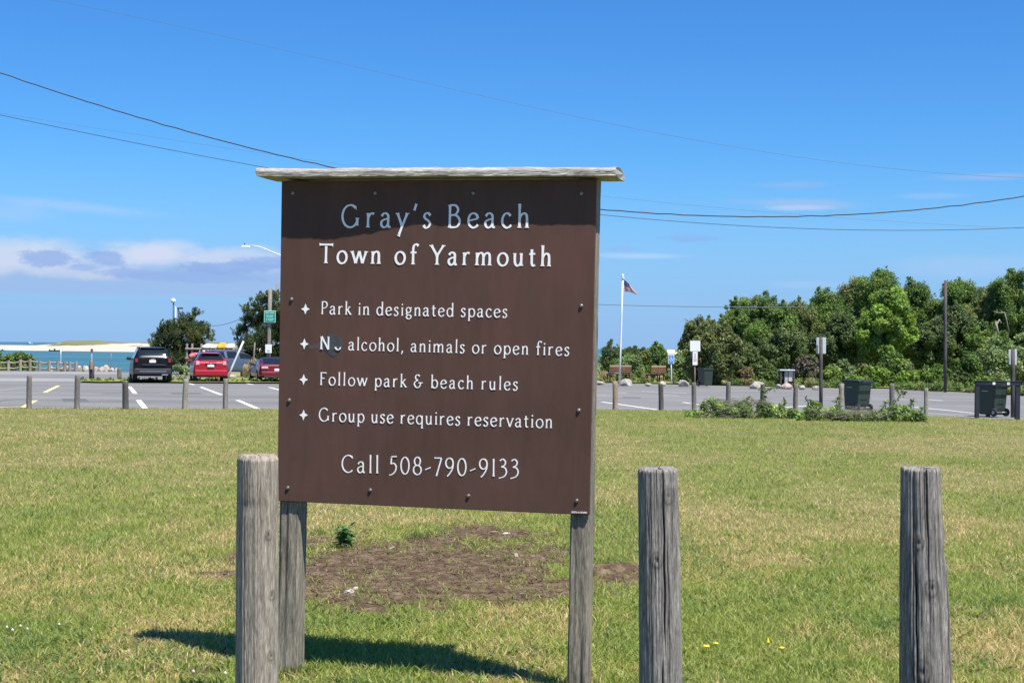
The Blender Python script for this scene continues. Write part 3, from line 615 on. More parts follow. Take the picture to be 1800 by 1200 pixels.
# ------------------------------------------------------------------ the three log bollards in front
def log(name, base, top, r0_, r1_, seed, mat, label, cham=0.02, cracks=(), knots=(), flat=None, rough=0.004, bumps=(), rag=0.0):
    nj, ni = 280, 120; H = (Vector(top) - Vector(base)).length; rr = random.Random(seed)
    vs = []; mk = []; TH = np.linspace(0, 2*math.pi, nj, endpoint=False)
    cks = list(cracks) + [(rr.uniform(0, 6.28), rr.uniform(0.1, 1.0)*H, rr.uniform(0.04, 0.26), rr.uniform(0.010, 0.020), rr.uniform(0.002, 0.0055)) for _ in range(60)]
    ax = (Vector(top) - Vector(base)) / H
    for i in range(ni + 4):
        t = min(1, i/(ni-1)); z = t*H; r_ = r0_ + (r1_-r0_)*t
        k_ = 1.0; zz = z
        if i >= ni: k_ = [0.93, 0.85, 0.5, 0.02][i-ni]; zz = H + [0.008, cham*0.6, cham*0.62, cham*0.62][i-ni]
        zz_ = np.full(nj, zz); rad = np.full(nj, r_); m = np.zeros(nj)
        u = TH
        rad += rough*2*(fbm(np.cos(u)*3+9+z*0.7, np.sin(u)*3+z*0.9, seed, 4)-0.5)*2
        rad += rough*1.2*(fbm(u*14, np.full(nj, z*1.6), seed+5, 3)-0.5)*2
        if flat:
            for (a0, f_, z0, z1) in flat:
                if z0 <= z <= z1: c_ = np.cos(u-a0); rad = np.where(c_ > 0.2, np.minimum(rad, r_*f_/np.maximum(c_, 0.2)), rad)
        for (a0, zc, hl, wd, dp) in cks:
            if abs(z-zc) < hl:
                e = 1-((z-zc)/hl)**2
                aa = a0 + 0.10*math.sin(z*3.1+a0*5)*min(1, hl) + 0.02*math.sin(z*23+a0)
                da = (u-aa+math.pi) % (2*math.pi)-math.pi
                q = np.exp(-(da/wd)**2)*e
                rad -= dp*q; m = np.maximum(m, np.minimum(1, q*dp/0.010))
        for (a0, z0, z1, am) in bumps:
            da = (u-a0+math.pi) % (2*math.pi)-math.pi; e = 1/(1+math.exp(-(z-z0)/.02))/(1+math.exp((z-z1)/.012)); rad += am*e*np.exp(-(da/.42)**2)*(.75+.5*fbm(u*7, np.full(nj, z*9), 5, 3))
        for (a0, zk, s_) in knots:
            da = ((u-a0+math.pi) % (2*math.pi)-math.pi)*r_
            dd = np.sqrt(da**2+((z-zk)*0.8)**2)/s_
            rad += 0.005*np.exp(-dd**2*0.9)-0.009*np.exp(-(dd*3)**2)
            m = np.maximum(m, np.exp(-((dd-0.95)/0.22)**2)*0.5); m = np.maximum(m, np.exp(-(dd*3.4)**2)*0.85); m = np.maximum(m, 0.4*np.exp(-((dd-0.55)/0.13)**2))
        if i >= ni - 1 and rag: zz_ = zz_ + rag*(fbm(u*9, np.zeros(nj), seed+3, 3)-0.6)
        p = np.stack([np.cos(u)*rad*k_, np.sin(u)*rad*k_, zz_], -1)
        p[:, 0] += ax.x/ax.z*p[:, 2]; p[:, 1] += ax.y/ax.z*p[:, 2]
        vs.append(p); mk.append(m if i < ni else m*0.3)
    vs = np.concatenate(vs); mk = np.concatenate(mk); n_ = ni+4
    ii = np.arange(n_*nj).reshape(n_, nj); nx_ = np.roll(ii, -1, 1)
    fs = np.stack([ii[:-1], nx_[:-1], nx_[1:], ii[1:]], -1).reshape(-1, 4)
    o = np_mesh(name, vs, fs, mat, None, None, True)
    at = o.data.attributes.new('mark', 'FLOAT', 'POINT'); at.data.foreach_set('value', mk.astype(np.float32))
    o.location = base; return tag(o, label, 'bollard', 'log bollards along the near edge of the grass')
def up_at(px, py, y): return V(px, py, y)
def near_bollard(pxt, pyt, pxb, wt, wb, y, **k):
    top = V(pxt, pyt, y); b0 = V(pxb, 1200, y); t = (top.z - b0.z); f_ = top.z/t
    basep = top + (b0 - top)*f_
    return log('log_bollard', basep, top, wb/2*y/F, wt/2*y/F, **k)
FR = -math.pi/2                                        # the side that faces the camera
near_bollard(452.5, 806, 451.5, 71, 76.5, 7.75, seed=3, mat=MT['pale_post'], cham=0.035, rough=0.0026, label='smooth pale grey log bollard standing against the corner of the brown sign',
    cracks=((FR+.3, 1.02, .20, .02, .006), (FR-.5, .7, .5, .018, .005)), bumps=((FR+.0, 1.040, 1.056, -.010), (FR-.35, 1.036, 1.050, -.010), (FR-.1, .80, .808, -.005)), flat=((FR-1.05, .90, -1, 2),), rag=0.012, knots=((FR+.85, 0.30, .022), (FR+.9, .60, .020), (FR+.7, .90, .018), (FR+.95, .13, .016)))
near_bollard(1156.5, 826, 1160.5, 67, 76, 7.55, seed=14, mat=MT['grey_post'], cham=0.02, rough=0.005, rag=0.02, label='dark fissured log bollard next to the right leg of the sign',
    cracks=((FR+.14, .85, .50, .030, .020), (FR+.36, .60, .42, .024, .014), (FR-.45, .9, .35, .016, .006), (FR+.05, .16, .20, .035, .014)),
    knots=((FR+.48, 1.14, .032), (FR-.20, .83, .030), (FR+.0, .12, .026)))
near_bollard(1618.5, 824, 1625, 66, 89, 7.3, seed=27, mat=MT['grey_post'], cham=0.012, rough=0.006, rag=0.022, label='leaning split log bollard with jagged top, alone on the open grass',
    cracks=((FR-.55, .60, .34, .030, .020), (FR+.0, 1.10, .28, .022, .013), (FR+1.15, .62, .42, .05, .016), (FR-.1, 1.24, .10, .02, .008), (FR-.50, .15, .2, .05, .012)),
    bumps=((FR+1.2, -1, .86, .014), (FR+1.3, .95, 1.06, .007), (FR-.4, .30, .48, .006)), knots=((FR-.42, .96, .026), (FR+.15, .75, .032), (FR-.35, .36, .044)))
# ------------------------------------------------------------------ grass and bare soil
def soil_mask(x, y):
    """1 where the lawn is worn to bare soil"""
    def el_(px, py, hw, hh, w):
        c = G(px, py); ex = abs(G(px+hw, py).x - c.x); y0 = G(px, py+hh).y; y1 = G(px, py-hh).y
        ey = np.where(y < c.y, c.y-y0, y1-c.y)
        return 1.25 - np.sqrt(((x-c.x)/ex)**2 + ((y-c.y)/ey)**2) + w
    m = el_(715, 1011, 265, 60, 0.05)
    m = np.maximum(m, el_(870, 1040, 130, 26, 0)); m = np.maximum(m, el_(640, 985, 120, 26, 0)); m = np.maximum(m, el_(865, 938, 95, 13, 0))
    m = np.maximum(m, el_(760, 955, 75, 18, 0)); m = np.maximum(m, el_(1085, 1010, 55, 19, 0.05)); m = np.maximum(m, el_(995, 1035, 40, 16, 0))
    m = np.maximum(m, el_(390, 1012, 60, 9, -0.25)); m = np.maximum(m, el_(350, 1186, 45, 10, -0.3)); m = np.maximum(m, el_(1440, 1200, 60, 10, -0.4))
    m = m + 1.2*(fbm(x*2.1, y*1.6, 41, 4)-0.5) + 0.8*(fbm(x*9, y*7, 45, 3)-0.5)
    return np.clip((m-0.15)/0.35, 0, 1)
nx, ny = 300, 240
c0, c1 = G(330, 1060), G(1130, 905)
xs = np.linspace(-2.6, 1.3, nx); ys = np.linspace(6.9, 16.5, ny)
X, Y = np.meshgrid(xs, ys); m = soil_mask(X, Y)
Z = -0.03 + 0.045*np.clip(m*1.5, 0, 1) + 0.03*(fbm(X*7, Y*7, 4, 4)-0.5)*m + 0.02*(fbm(X*26, Y*26, 7, 3)-0.5)*m
cl = np.exp(-(((X-(G(1090, 1005).x))/0.35)**2 + ((Y-G(1090, 1012).y)/0.45)**2)); Z += cl*m*0.09*np.clip(fbm(X*9, Y*9, 31, 3)*2-0.55, 0, 1)
idx = np.arange(nx*ny).reshape(ny, nx)
fs = np.stack([idx[:-1, :-1], idx[:-1, 1:], idx[1:, 1:], idx[1:, :-1]], -1).reshape(-1, 4)
o = np_mesh('soil', np.stack([X, Y, Z], -1).reshape(-1, 3), fs, m_soil, None, None, True)
tag(o, 'bare brown soil worn through the lawn behind the sign', 'soil', kind='stuff')

def dryness(x, y):
    d = np.sqrt(x*x+y*y)
    n1 = fbm(x*0.9+3, y*0.42, 61, 4); n2 = fbm(x*0.25, y*0.13+9, 67, 3); n3 = fbm(x*2.6, y*1.6, 71, 3)
    n4 = fbm(x*7.0, y*4.0, 73, 2); t = 0.35 + 2.1*(n1-0.5) + 1.1*(n2-0.5) + 1.0*(n3-0.5) + 0.7*(n4-0.5)
    def el_(px, py, hw, hh, w):
        c = G(px, py); ex = abs(G(px+hw, py).x-c.x); y0 = G(px, py+hh).y; y1 = G(px, py-hh).y
        ey = np.where(y < c.y, c.y-y0, y1-c.y)
        return w*np.exp(-(((x-c.x)/ex)**2+((y-c.y)/ey)**2))
    for q in ((1690, 788, 180, 14, .55), (1420, 782, 200, 7, .3), (1560, 900, 130, 30, .45), (1740, 915, 110, 28, .4), (1390, 985, 70, 14, .5), (370, 1000, 90, 18, .45),
              (160, 985, 160, 12, .35), (90, 812, 120, 6, .3), (700, 915, 190, 12, .55), (1290, 905, 90, 12, .35), (1130, 870, 100, 10, .2), (380, 955, 70, 18, .25), (820, 1090, 220, 20, .22), (1640, 1160, 120, 20, .2), (1230, 1000, 60, 40, .15),
              (100, 870, 130, 40, -.2), (80, 1010, 120, 30, -.25), (60, 1130, 110, 25, -.45), (330, 735, 330, 6, -.15), (1500, 830, 200, 14, -.3), (1300, 760, 150, 6, -.15), (880, 985, 110, 20, -.5), (1000, 970, 90, 30, -.45), (1500, 1000, 150, 25, -.3), (1250, 1110, 90, 40, -.3), (1750, 1040, 90, 25, -.25)):
        t = t+el_(*q)*(1.45 if q[4] > 0 else 1.0)
    return np.clip(t, 0, 1)
def blades(n, y0, y1, hgt, wid, three, seed, power=1.0, spread=0.47, tilt=0.9, patch=None, tone=None, fade=None):
    q = np.random.default_rng(seed)
    # density falls with distance, as 1 / y**power per unit of lateral width
    u = q.random(n); a = 2-power
    y = (y0**a + u*(y1**a-y0**a))**(1/a); x = (q.random(n)*2-1)*(spread*y+0.7)
    # clumping
    cx = fbm(x*9, y*9, 80, 2); keep = q.random(n) < 0.35+1.1*cx
    if fade: keep &= q.random(n) < np.clip((y-fade[0])/(fade[1]-fade[0]), 0, 1)
    if patch: keep &= fbm(x*patch[0], y*patch[0]*.8, 99+seed, 3) > patch[1]
    sm_ = soil_mask(x, y); keep &= q.random(n) > sm_*0.965*(0.80+.2*(fbm(x*5, y*4, 50, 2) < .56))
    keep &= y < edge_y(x)+0.25*(fbm(x*3, y*0, 5, 3)-0.3)
    x, y = x[keep], y[keep]; n = len(x)
    dr = dryness(x, y); bro = fbm(x*1.3, y*0.7, 97, 3)
    h = hgt*(0.55+0.75*q.random(n))*(0.75+0.6*fbm(x*1.7, y*1.2, 15, 3))*(1.12-0.35*dr); ph = q.random(n)*6.283
    ln = h*(0.35+1.5*tilt*q.random(n)); w = wid*(0.7+0.6*q.random(n))
    th = q.random(n)*6.283
    dx, dy = np.cos(ph)*ln, np.sin(ph)*ln; wx, wy = np.cos(th)*w/2, np.sin(th)*w/2
    z0 = np.full(n, -0.008)
    g1 = np.array([0.220, 0.305, 0.046]); g2 = np.array([0.44, 0.47, 0.125]); st = np.array([0.66, 0.51, 0.24]); g3 = np.array([0.17, 0.245, 0.075])
    r1 = q.random((n, 1)); col = g1*(1-r1)+g2*r1
    bl = (q.random(n) < np.clip((bro-0.55)*1.3, 0, .45))[:, None]; col = np.where(bl, g3*(0.8+0.6*r1), col)
    pd = dr*0.80; isd = (q.random(n) < pd)[:, None]; col = np.where(isd, st*(0.7+0.5*q.random((n, 1))), col*(1-0.0*dr[:, None])+np.array([0.06, 0.022, 0.0])*dr[:, None])
    if tone: col = np.array(tone)*q.uniform(.65, 1.35, (n, 1))
    if three:
        v = np.stack([np.stack([x-wx, y-wy, z0], -1), np.stack([x+wx, y+wy, z0], -1),
                      np.stack([x+dx*.4-wx*.8, y+dy*.4-wy*.8, h*.62], -1), np.stack([x+dx*.4+wx*.8, y+dy*.4+wy*.8, h*.62], -1),
                      np.stack([x+dx, y+dy, h], -1)], 1).reshape(-1, 3)
        b = (np.arange(n)*5)[:, None]
        f = np.concatenate([b+np.array([[0, 1, 3]]), b+np.array([[0, 3, 2]]), b+np.array([[2, 3, 4]])], 1).reshape(-1, 3)
        return v, f, np.repeat(col, 3, 0)
    v = np.stack([np.stack([x-wx, y-wy, z0], -1), np.stack([x+wx, y+wy, z0], -1), np.stack([x+dx, y+dy, h], -1)], 1).reshape(-1, 3)
    return v, np.arange(n*3).reshape(n, 3), col
parts = [blades(560000, 5.6, 19, 0.040, 0.0075, True, 1, 1.0, fade=(19, 11)), blades(420000, 11.0, 51, 0.040, 0.016, False, 2, 1.35, fade=(11, 19))]
# broader leaves of clover and plantain among the near blades
parts.append(blades(42000, 5.6, 14, 0.026, 0.018, True, 3, 1.0, tilt=2.2, fade=(14, 9)))
parts.append(blades(90000, 5.6, 15, 0.032, 0.019, True, 4, 1.0, tilt=2.4, fade=(15, 9), patch=(1.1, .60), tone=(.13, .215, .06)))     # clover patches
parts.append(blades(60000, 5.6, 16, 0.068, 0.0065, True, 5, 1.0, tilt=.9, fade=(16, 9), patch=(3.1, .66), tone=(.20, .30, .055)))    # longer tufts
parts.append(blades(50000, 5.6, 20, 0.030, 0.008, True, 6, 1.0, tilt=2.5, fade=(20, 12), patch=(1.9, .60), tone=(.60, .50, .28)))     # dead clippings
vv = []; ff = []; cc = []; off = 0
for v, f, c in parts: vv.append(v); ff.append(f+off); cc.append(c); off += len(v)
o = np_mesh('grass', np.concatenate(vv), np.concatenate(ff), MT['blade'], None, np.concatenate(cc))
tag(o, 'short mown green lawn with straw coloured dry patches', 'grass', kind='stuff')
# dead stalks and wood chips lying on the soil
q = np.random.default_rng(8); n = 8000
x = q.uniform(-2.4, 1.2, n); y = q.uniform(7.6, 16, n); k_ = soil_mask(x, y) > 0.35; x, y = x[k_], y[k_]; n = len(x)
L_ = q.uniform(0.008, 0.045, n); w = q.uniform(0.002, 0.006, n); big = q.random(n) < 0.006; w[big] *= q.uniform(1.5, 4.5, big.sum()); ph = q.random(n)*6.283; zt = q.uniform(0.002, 0.02, n)+0.028
dx, dy = np.cos(ph)*L_, np.sin(ph)*L_; wx, wy = -np.sin(ph)*w, np.cos(ph)*w; dz = q.uniform(-.012, .014, n)
v = np.stack([np.stack([x-dx-wx, y-dy-wy, zt-dz], -1), np.stack([x+dx-wx, y+dy-wy, zt+dz], -1), np.stack([x+dx+wx, y+dy+wy, zt+dz+.003], -1), np.stack([x-dx+wx, y-dy+wy, zt-dz+.003], -1)], 1).reshape(-1, 3)
col = np.array([0.25, 0.175, 0.105])*q.uniform(0.35, 1.25, (n, 1)); col[big] = np.array([0.55, 0.48, 0.40])
o = np_mesh('straw_litter', v, np.arange(n*4).reshape(n, 4), MT['blade'], None, col)
tag(o, 'dead straw and wood chips scattered over the bare soil', 'litter', kind='stuff')

# ------------------------------------------------------------------ stones, flowers and the seedling on the lawn
def rock(name, loc, sx, sy, sz, seed, mat, label, cat, group=None, sink=0.25, sub=4):
    import bmesh
    bm = bmesh.new(); bmesh.ops.create_icosphere(bm, subdivisions=sub, radius=1)
    rr = random.Random(seed); pl = []
    for _ in range(11):
        d = Vector((rr.gauss(0, 1), rr.gauss(0, 1), rr.gauss(0, 0.8))).normalized(); pl.append((d, rr.uniform(0.60, 0.92)))
    for v in bm.verts:
        p = v.co.copy()
        for d, h in pl:
            e = p.dot(d)-h
            if e > 0: p -= d*e*0.92
        k1 = fbm(np.array([p.x*3+seed]), np.array([p.y*3+p.z*2.3]), seed, 4)[0]-0.5
        v.co = Vector((p.x*sx, p.y*sy, p.z*sz))*(1+0.22*k1)
    me = bpy.data.meshes.new(name); bm.to_mesh(me); bm.free(); me.materials.append(mat)
    for p in me.polygons: p.use_smooth = rr.random() < 0.5
    o = bpy.data.objects.new(name, me); COL.objects.link(o); o.location = Vector(loc)+Vector((0, 0, sz*(1-2*sink)*0.6)); o.rotation_euler = (0, 0, rr.uniform(0, 6))
    return tag(o, label, cat, group)
m_rock = mottled('pale_boulder', (0.40, 0.36, 0.31), 0.45, 2.2, 0.9, 0.6, spec=0.2)
m_rockp = mottled('pinkish_boulder', (0.42, 0.33, 0.28), 0.4, 2.5, 0.9, 0.6, spec=0.2)
m_chip = mottled('white_stone', (0.52, 0.49, 0.45), 0.4, 25, 0.8, 0.5, spec=0.2)
rock('stone', G(613, 1044), .060, .05, .030, 3, m_chip, 'jagged whitish stone lying on the soil beside the left sign post', 'stone', sub=3)
rock('stone', G(625, 1037), .030, .03, .026, 8, m_chip, 'small broken stone leaning on the jagged whitish stone', 'stone', sub=3)
rock('stone', G(889, 940), .060, .05, .022, 12, m_chip, 'flat white stone at the far edge of the bare soil', 'stone', sub=3)
rock('stone', G(618, 1016), .035, .03, .012, 19, m_chip, 'thin pale chip of stone in the middle of the soil', 'stone', sub=3)
rock('stone', G(290, 1009), .055, .03, .012, 23, m_chip, 'narrow pale stone in the grass away from the bare soil', 'stone', sub=3)

def leaf_quads(P, D, Nn, L_, Wd):
    """diamond leaves: base P, direction D, normal-ish Nn, length and width arrays"""
    S_ = np.cross(D, Nn); S_ /= np.linalg.norm(S_, axis=1, keepdims=True)+1e-9
    a = P; b = P+D*(L_*0.45)[:, None]+S_*(Wd/2)[:, None]; c = P+D*L_[:, None]; d = P+D*(L_*0.45)[:, None]-S_*(Wd/2)[:, None]
    return np.stack([a, b, c, d], 1).reshape(-1, 3), np.arange(len(P)*4).reshape(-1, 4)
def unit(a): return a/(np.linalg.norm(a, axis=-1, keepdims=True)+1e-9)
pl = empty('seedling', G(602, 962), 0, 'single bushy green seedling at the edge of the bare soil', 'plant')
q = np.random.default_rng(4); n = 150
stems = MB(); P = []; D = []
for i in range(11):
    a = q.random()*6.28; s_ = q.uniform(0.03, 0.095); tp = Vector((math.cos(a)*s_, math.sin(a)*s_, q.uniform(0.12, 0.215)))
    stems.tube([(0, 0, 0), tp*0.5+Vector((0, 0, .015)), tp], [0.004, 0.003, 0.0015], 5)
    for k_ in range(13):
        t = 0.25+0.75*k_/12; b_ = tp*t; aa = k_*2.4+a
        P.append(b_); D.append((math.cos(aa), math.sin(aa), q.uniform(-.7, .35)))
P = np.array(P); D = unit(np.array(D)); n = len(P)
v, f = leaf_quads(P, D, unit(np.array([0, 0, 1.0])+q.normal(0, .3, (n, 3))), q.uniform(.07, .115, n), q.uniform(.028, .044, n))
np_mesh('leaves', v, f, MT['leaf'], pl, np.array([0.13, 0.25, 0.075])*q.uniform(.7, 1.6, (n, 1)))
stems.build('stem', MT['bark'], pl)
m_dand = mottled('dandelion_petals', (0.78, 0.60, 0.02), 0.15, 80, 0.6)
m_stem = mottled('flower_stem', (0.12, 0.20, 0.05), 0.2, 30, 0.6)
for i, (px, py, lb) in enumerate(((1241.5, 1135, 'wide open yellow dandelion closest to the dark fissured bollard'), (1258, 1130, 'round yellow dandelion just beside another open dandelion'),
                         (1350, 1128, 'narrow half closed yellow dandelion standing upright'), (1374, 1138, 'thin yellow dandelion seen edge on, farthest from the dark fissured bollard'))):
    p = G(px, py, 0.05); t = empty('dandelion', (p.x, p.y, 0), 0, lb, 'flower', 'dandelions in the lawn')
    MB().tube([(0, 0, -.01), (0.002, 0, .045)], .0015, 5).build('stem', m_stem, t)
    r_ = (.021, .018, .011, .016)[i]
    MB().lathe([(.003, .040), (r_*.7, .046), (r_, .051), (r_*.8, .056), (r_*.3, .058 + (.02 if i == 2 else 0))], 14, 'Z').build('flower_head', m_dand, t)
m_clov = mottled('clover_petals', (0.58, 0.56, 0.46), 0.15, 80, 0.7)
pc = None
for i, (px, py) in enumerate(((12, 1103), (22, 1108), (36, 1101), (48, 1106), (104, 1098), (340, 1181), (396, 1184), (1590, 1100))):
    p = G(px, py, 0.05)
    if pc is None:
        pc = empty('clover_flower', (p.x, p.y, 0), 0, 'small white clover flower standing in the grass', 'flower', 'white clover flowers in the lawn')
        MB().tube([(0, 0, -.01), (0, 0.003, .05)], .0012, 5).build('stem', m_stem, pc)
        MB().lathe([(.002, .046), (.006, .049), (.009, .055), (.006, .061), (.002, .066)], 10, 'Z').build('flower_head', m_clov, pc, smooth=True)
    else: copy_tree(pc, (p.x, p.y, 0), i*1.1)
# ------------------------------------------------------------------ far bollards along the car park
def far_bollard(px, pt, pb, wpx, mat, seed, label, lean=0.0, group='round timber bollards along the edge of the car park'):
    b = G(px, pb); y = b.y; h = V(px, pt, y).z; r_ = wpx/2*y/F; rr = random.Random(seed)
    n = 14; m = MB(); vs = []; rings = 9
    for i in range(rings+2):
        t = min(1, i/(rings-1)); z = [t*h, h+0.012, h+0.014][max(0, i-rings+1)] if i >= rings else t*h-0.02*(i == 0)
        k_ = 1.0-0.06*t if i < rings else (0.82 if i == rings else 0.02)
        for j in range(n):
            a = 2*math.pi*j/n; e = 1+0.05*math.sin(a*3+seed+z*4)+0.03*rr.uniform(-1, 1)
            vs.append((r_*k_*e*math.cos(a)+lean*z, r_*k_*e*math.sin(a)*1.0, z))
    fs = [(i*n+j, i*n+(j+1) % n, (i+1)*n+(j+1) % n, (i+1)*n+j) for i in range(rings+1) for j in range(n)]
    o = m.add(vs, fs).build('timber_bollard', mat, None, True); o.location = b; o.rotation_euler.z = 0
    return tag(o, label, 'bollard', group)
fp = MT['far_post']
for a in ((51, 660.5, 718, 9.5, fp, 1, 'short brown timber bollard standing at the tip of the yellow corner marking', 0),
          (135.5, 660, 718.5, 9.5, fp, 2, 'timber bollard on the grass edge below the tan topped notice post', 0),
          (221, 671, 719, 11, MT['dark_pole'], 3, 'lowest and darkest timber bollard, slightly crooked, by two white dashes', -0.03),
          (324.5, 666.5, 718.5, 9.5, MT['rail'], 4, 'pale timber bollard on the grass edge between the dark car and the red car', 0.03),
          (396, 666, 718.5, 9, MT['pole'], 5, 'upright grey timber bollard in front of the leaning white pole', 0.0),
          (1081.5, 671, 719, 9.5, MT['tan_post'], 6, 'tan reddish timber bollard below the longer slatted bench', -0.02),
          (1162, 675, 720, 9, MT['dark_pole'], 7, 'dark timber bollard below the shorter slatted bench', -0.02),
          (1220, 672.5, 720.5, 8.5, fp, 8, 'timber bollard just in front of the far trash bin, where the cut branches begin', -0.02),
          (1280, 671.5, 721.5, 8.5, fp, 9, 'timber bollard rising behind the bare twigs of the cut branches', 0.0),
          (1340, 676, 723, 8, MT['dark_pole'], 10, 'timber bollard behind the leafy middle of the cut branches', 0.0),
          (1398, 675, 726, 8.5, fp, 11, 'timber bollard in the gap between the two heaps of cut branches', 0.0),
          (1477.5, 675, 727.5, 9.5, MT['rail'], 12, 'brownish timber bollard touching the side of the wheeled bin', 0.02),
          (1567.5, 674.5, 728, 9, fp, 13, 'timber bollard with green sprigs hanging on it', -0.01),
          (1627.5, 682.5, 730.5, 7.5, MT['rail'], 14, 'slim pale timber bollard standing clear at the end of the cut branches', 0.0),
          (1736.5, 681, 730.5, 8, MT['pale_post'], 15, 'whitish timber bollard inside the dark bin stand', 0.02)):
    far_bollard(*a)
far_bollard(210, 647.5, 665.5, 8, fp, 21, 'small timber bollard on the grass island beside the dark car', -0.02, None)

# ------------------------------------------------------------------ cars
def catm(P, n):                                   # dense Catmull-Rom of control rows
    P = np.asarray(P, float); Q = np.concatenate([P[:1]*2-P[1:2], P, P[-1:]*2-P[-2:-1]]); o = []
    for i in range(1, len(Q)-2):
        for t in np.linspace(0, 1, n, endpoint=False):
            p0, p1, p2, p3 = Q[i-1], Q[i], Q[i+1], Q[i+2]
            o.append(0.5*(2*p1+(p2-p0)*t+(2*p0-5*p1+4*p2-p3)*t*t+(3*p1-p0-3*p2+p3)*t**3))
    o.append(Q[-2]); return np.array(o)
def paint(name, c, metal=0.3, coat=0.5):
    g = NG(name); g.col(c); g.set(Roughness=0.28, Metallic=metal); g.b.inputs['Coat Weight'].default_value = coat; g.b.inputs['Coat Roughness'].default_value = 0.06
    nz = g.noise(3.0, 4); g.l.new(g.ramp(nz, [(0.3, (0.24,)*3), (0.7, (0.36,)*3)]), g.b.inputs['Roughness']); return g.m
def car(px, pb, heading, st, body_m, label, wheels, glass, trim, roof_m=None):
    """st: stations from tail to nose: y, z bottom, z belt, z roof, half width low, half width belt, half width roof"""
    loc = G(px, pb, 0.0 if pb > 671.9 else 0.0); t = empty('parked_car', (loc.x, loc.y, -0.03), heading, label, 'car', 'cars parked along the grass strip')
    rows = []
    for (y, zb, zt, zr, wl, wb, wr) in st:
        zr = max(zr, zt+0.015)
        rows.append([(0, y, zb), (wl*.62, y, zb), (wl*.94, y, zb+.04), (wl, y, zb+.16), (wl*1.0, y, (zb+zt)/2), (wb, y, zt), ((wb+wr)/2*1.005, y, (zt+zr)/2), (wr, y, zr-.07 if zr-zt > .2 else zr-.012), (wr*.80, y, zr-.018 if zr-zt > .2 else zr-.004), (wr*.45, y, zr), (0, y, zr+.004)])
    rows = np.array(rows)                               # stations x points x 3
    a = np.stack([catm(rows[:, j], 5) for j in range(rows.shape[1])], 1)
    dn = np.stack([catm(a[i], 3) for i in range(a.shape[0])], 0)      # dense
    half = dn; mir = dn[:, 1:-1][:, ::-1].copy(); mir[:, :, 0] *= -1
    full = np.concatenate([half, mir], 1); ns, npt = full.shape[:2]
    # full goes bottom centre -> right side -> roof centre -> left side
    vs = full.reshape(-1, 3); idx = np.arange(ns*npt).reshape(ns, npt); nx_ = np.roll(idx, -1, 1)
    q = np.stack([idx[:-1], nx_[:-1], nx_[1:], idx[1:]], -1)     # (ns-1, npt, 4)
    pn = rows.shape[1]; lab = np.zeros((ns-1, npt), int)         # 0 body
    # glass regions: list of (name, station range, point range) in control units, mirrored
    for gi, (nm, s0, s1, p0, p1) in enumerate(glass):
        i0, i1 = int(round(s0*5)), int(round(s1*5)); j0, j1 = int(round(p0*3)), int(round(p1*3))
        lab[i0:i1, j0:j1] = gi+1
        if nm in ('rear_window', 'windscreen', 'roof'):
            J0 = npt-j1; J1 = npt-j0; lab[i0:i1, J0:J1] = gi+1
        else: lab[i0:i1, npt-j1:npt-j0] = 100+gi+1
    def sub(mask, name, mat):
        f = q[mask]
        if len(f) == 0: return None
        u, inv = np.unique(f.ravel(), return_inverse=True)
        return np_mesh(name, vs[u], inv.reshape(-1, 4), mat, t, None, True)
    body = sub(lab == 0, 'body', body_m)
    for gi, (nm, *_r) in enumerate(glass):
        sub(lab == gi+1, nm, roof_m if nm == 'roof' else MT['glass'])
        if (lab == 100+gi+1).any(): sub(lab == 100+gi+1, nm, MT['glass'])
    # closed tail and nose
    for i, nm in ((0, 'tailgate'), (ns-1, 'nose')):
        m = MB(); ring = [tuple(p) for p in full[i]]; m.add(ring, [tuple(range(npt))]); m.build(nm, body_m, t)
    for (wx, wy, wr_, ww) in wheels:
        for s_ in (-1, 1):
            w = empty('wheel', (s_*wx, wy, wr_)); w.parent = t
            o = MB().lathe([(wr_*.62, -ww/2), (wr_*.94, -ww/2), (wr_, -ww/2+.03), (wr_, ww/2-.03), (wr_*.94, ww/2), (wr_*.62, ww/2)], 28, 'X').build('tyre', MT['rubber'], w, True)
            MB().lathe([(wr_*.60, -ww/2-.004), (wr_*.60, ww/2+.004)], 20, 'X').build('rim', MT['rim'], w)
    trim(t, full, ns)
    return t
def slab(t, name, mat, x0, x1, y0, y1, z0, z1, bev=0.012, label=None):
    o = MB().box(x0, x1, y0, y1, z0, z1).build(name, mat, t, bevel=bev)
    if label: o['label'] = label
    return o
p_dark = paint('dark_car_paint', (0.006, 0.0075, 0.008), 0.0, 0.06); p_dark.node_tree.nodes['Principled BSDF'].inputs['Specular IOR Level'].default_value = 0.25
p_red = paint('red_car_paint', (0.36, 0.008, 0.022), 0.15)
p_mar = paint('maroon_car_paint', (0.17, 0.010, 0.018), 0.2)
p_blue = paint('grey_blue_car_paint', (0.10, 0.125, 0.165), 0.4)
m_chrome = mottled('bright_trim', (0.75, 0.76, 0.76), 0.05, 10, 0.15, metal=0.9)
m_gloss = mottled('glossy_bumper', (0.03, 0.031, 0.034), 0.1, 6, 0.3, coat=0.4)

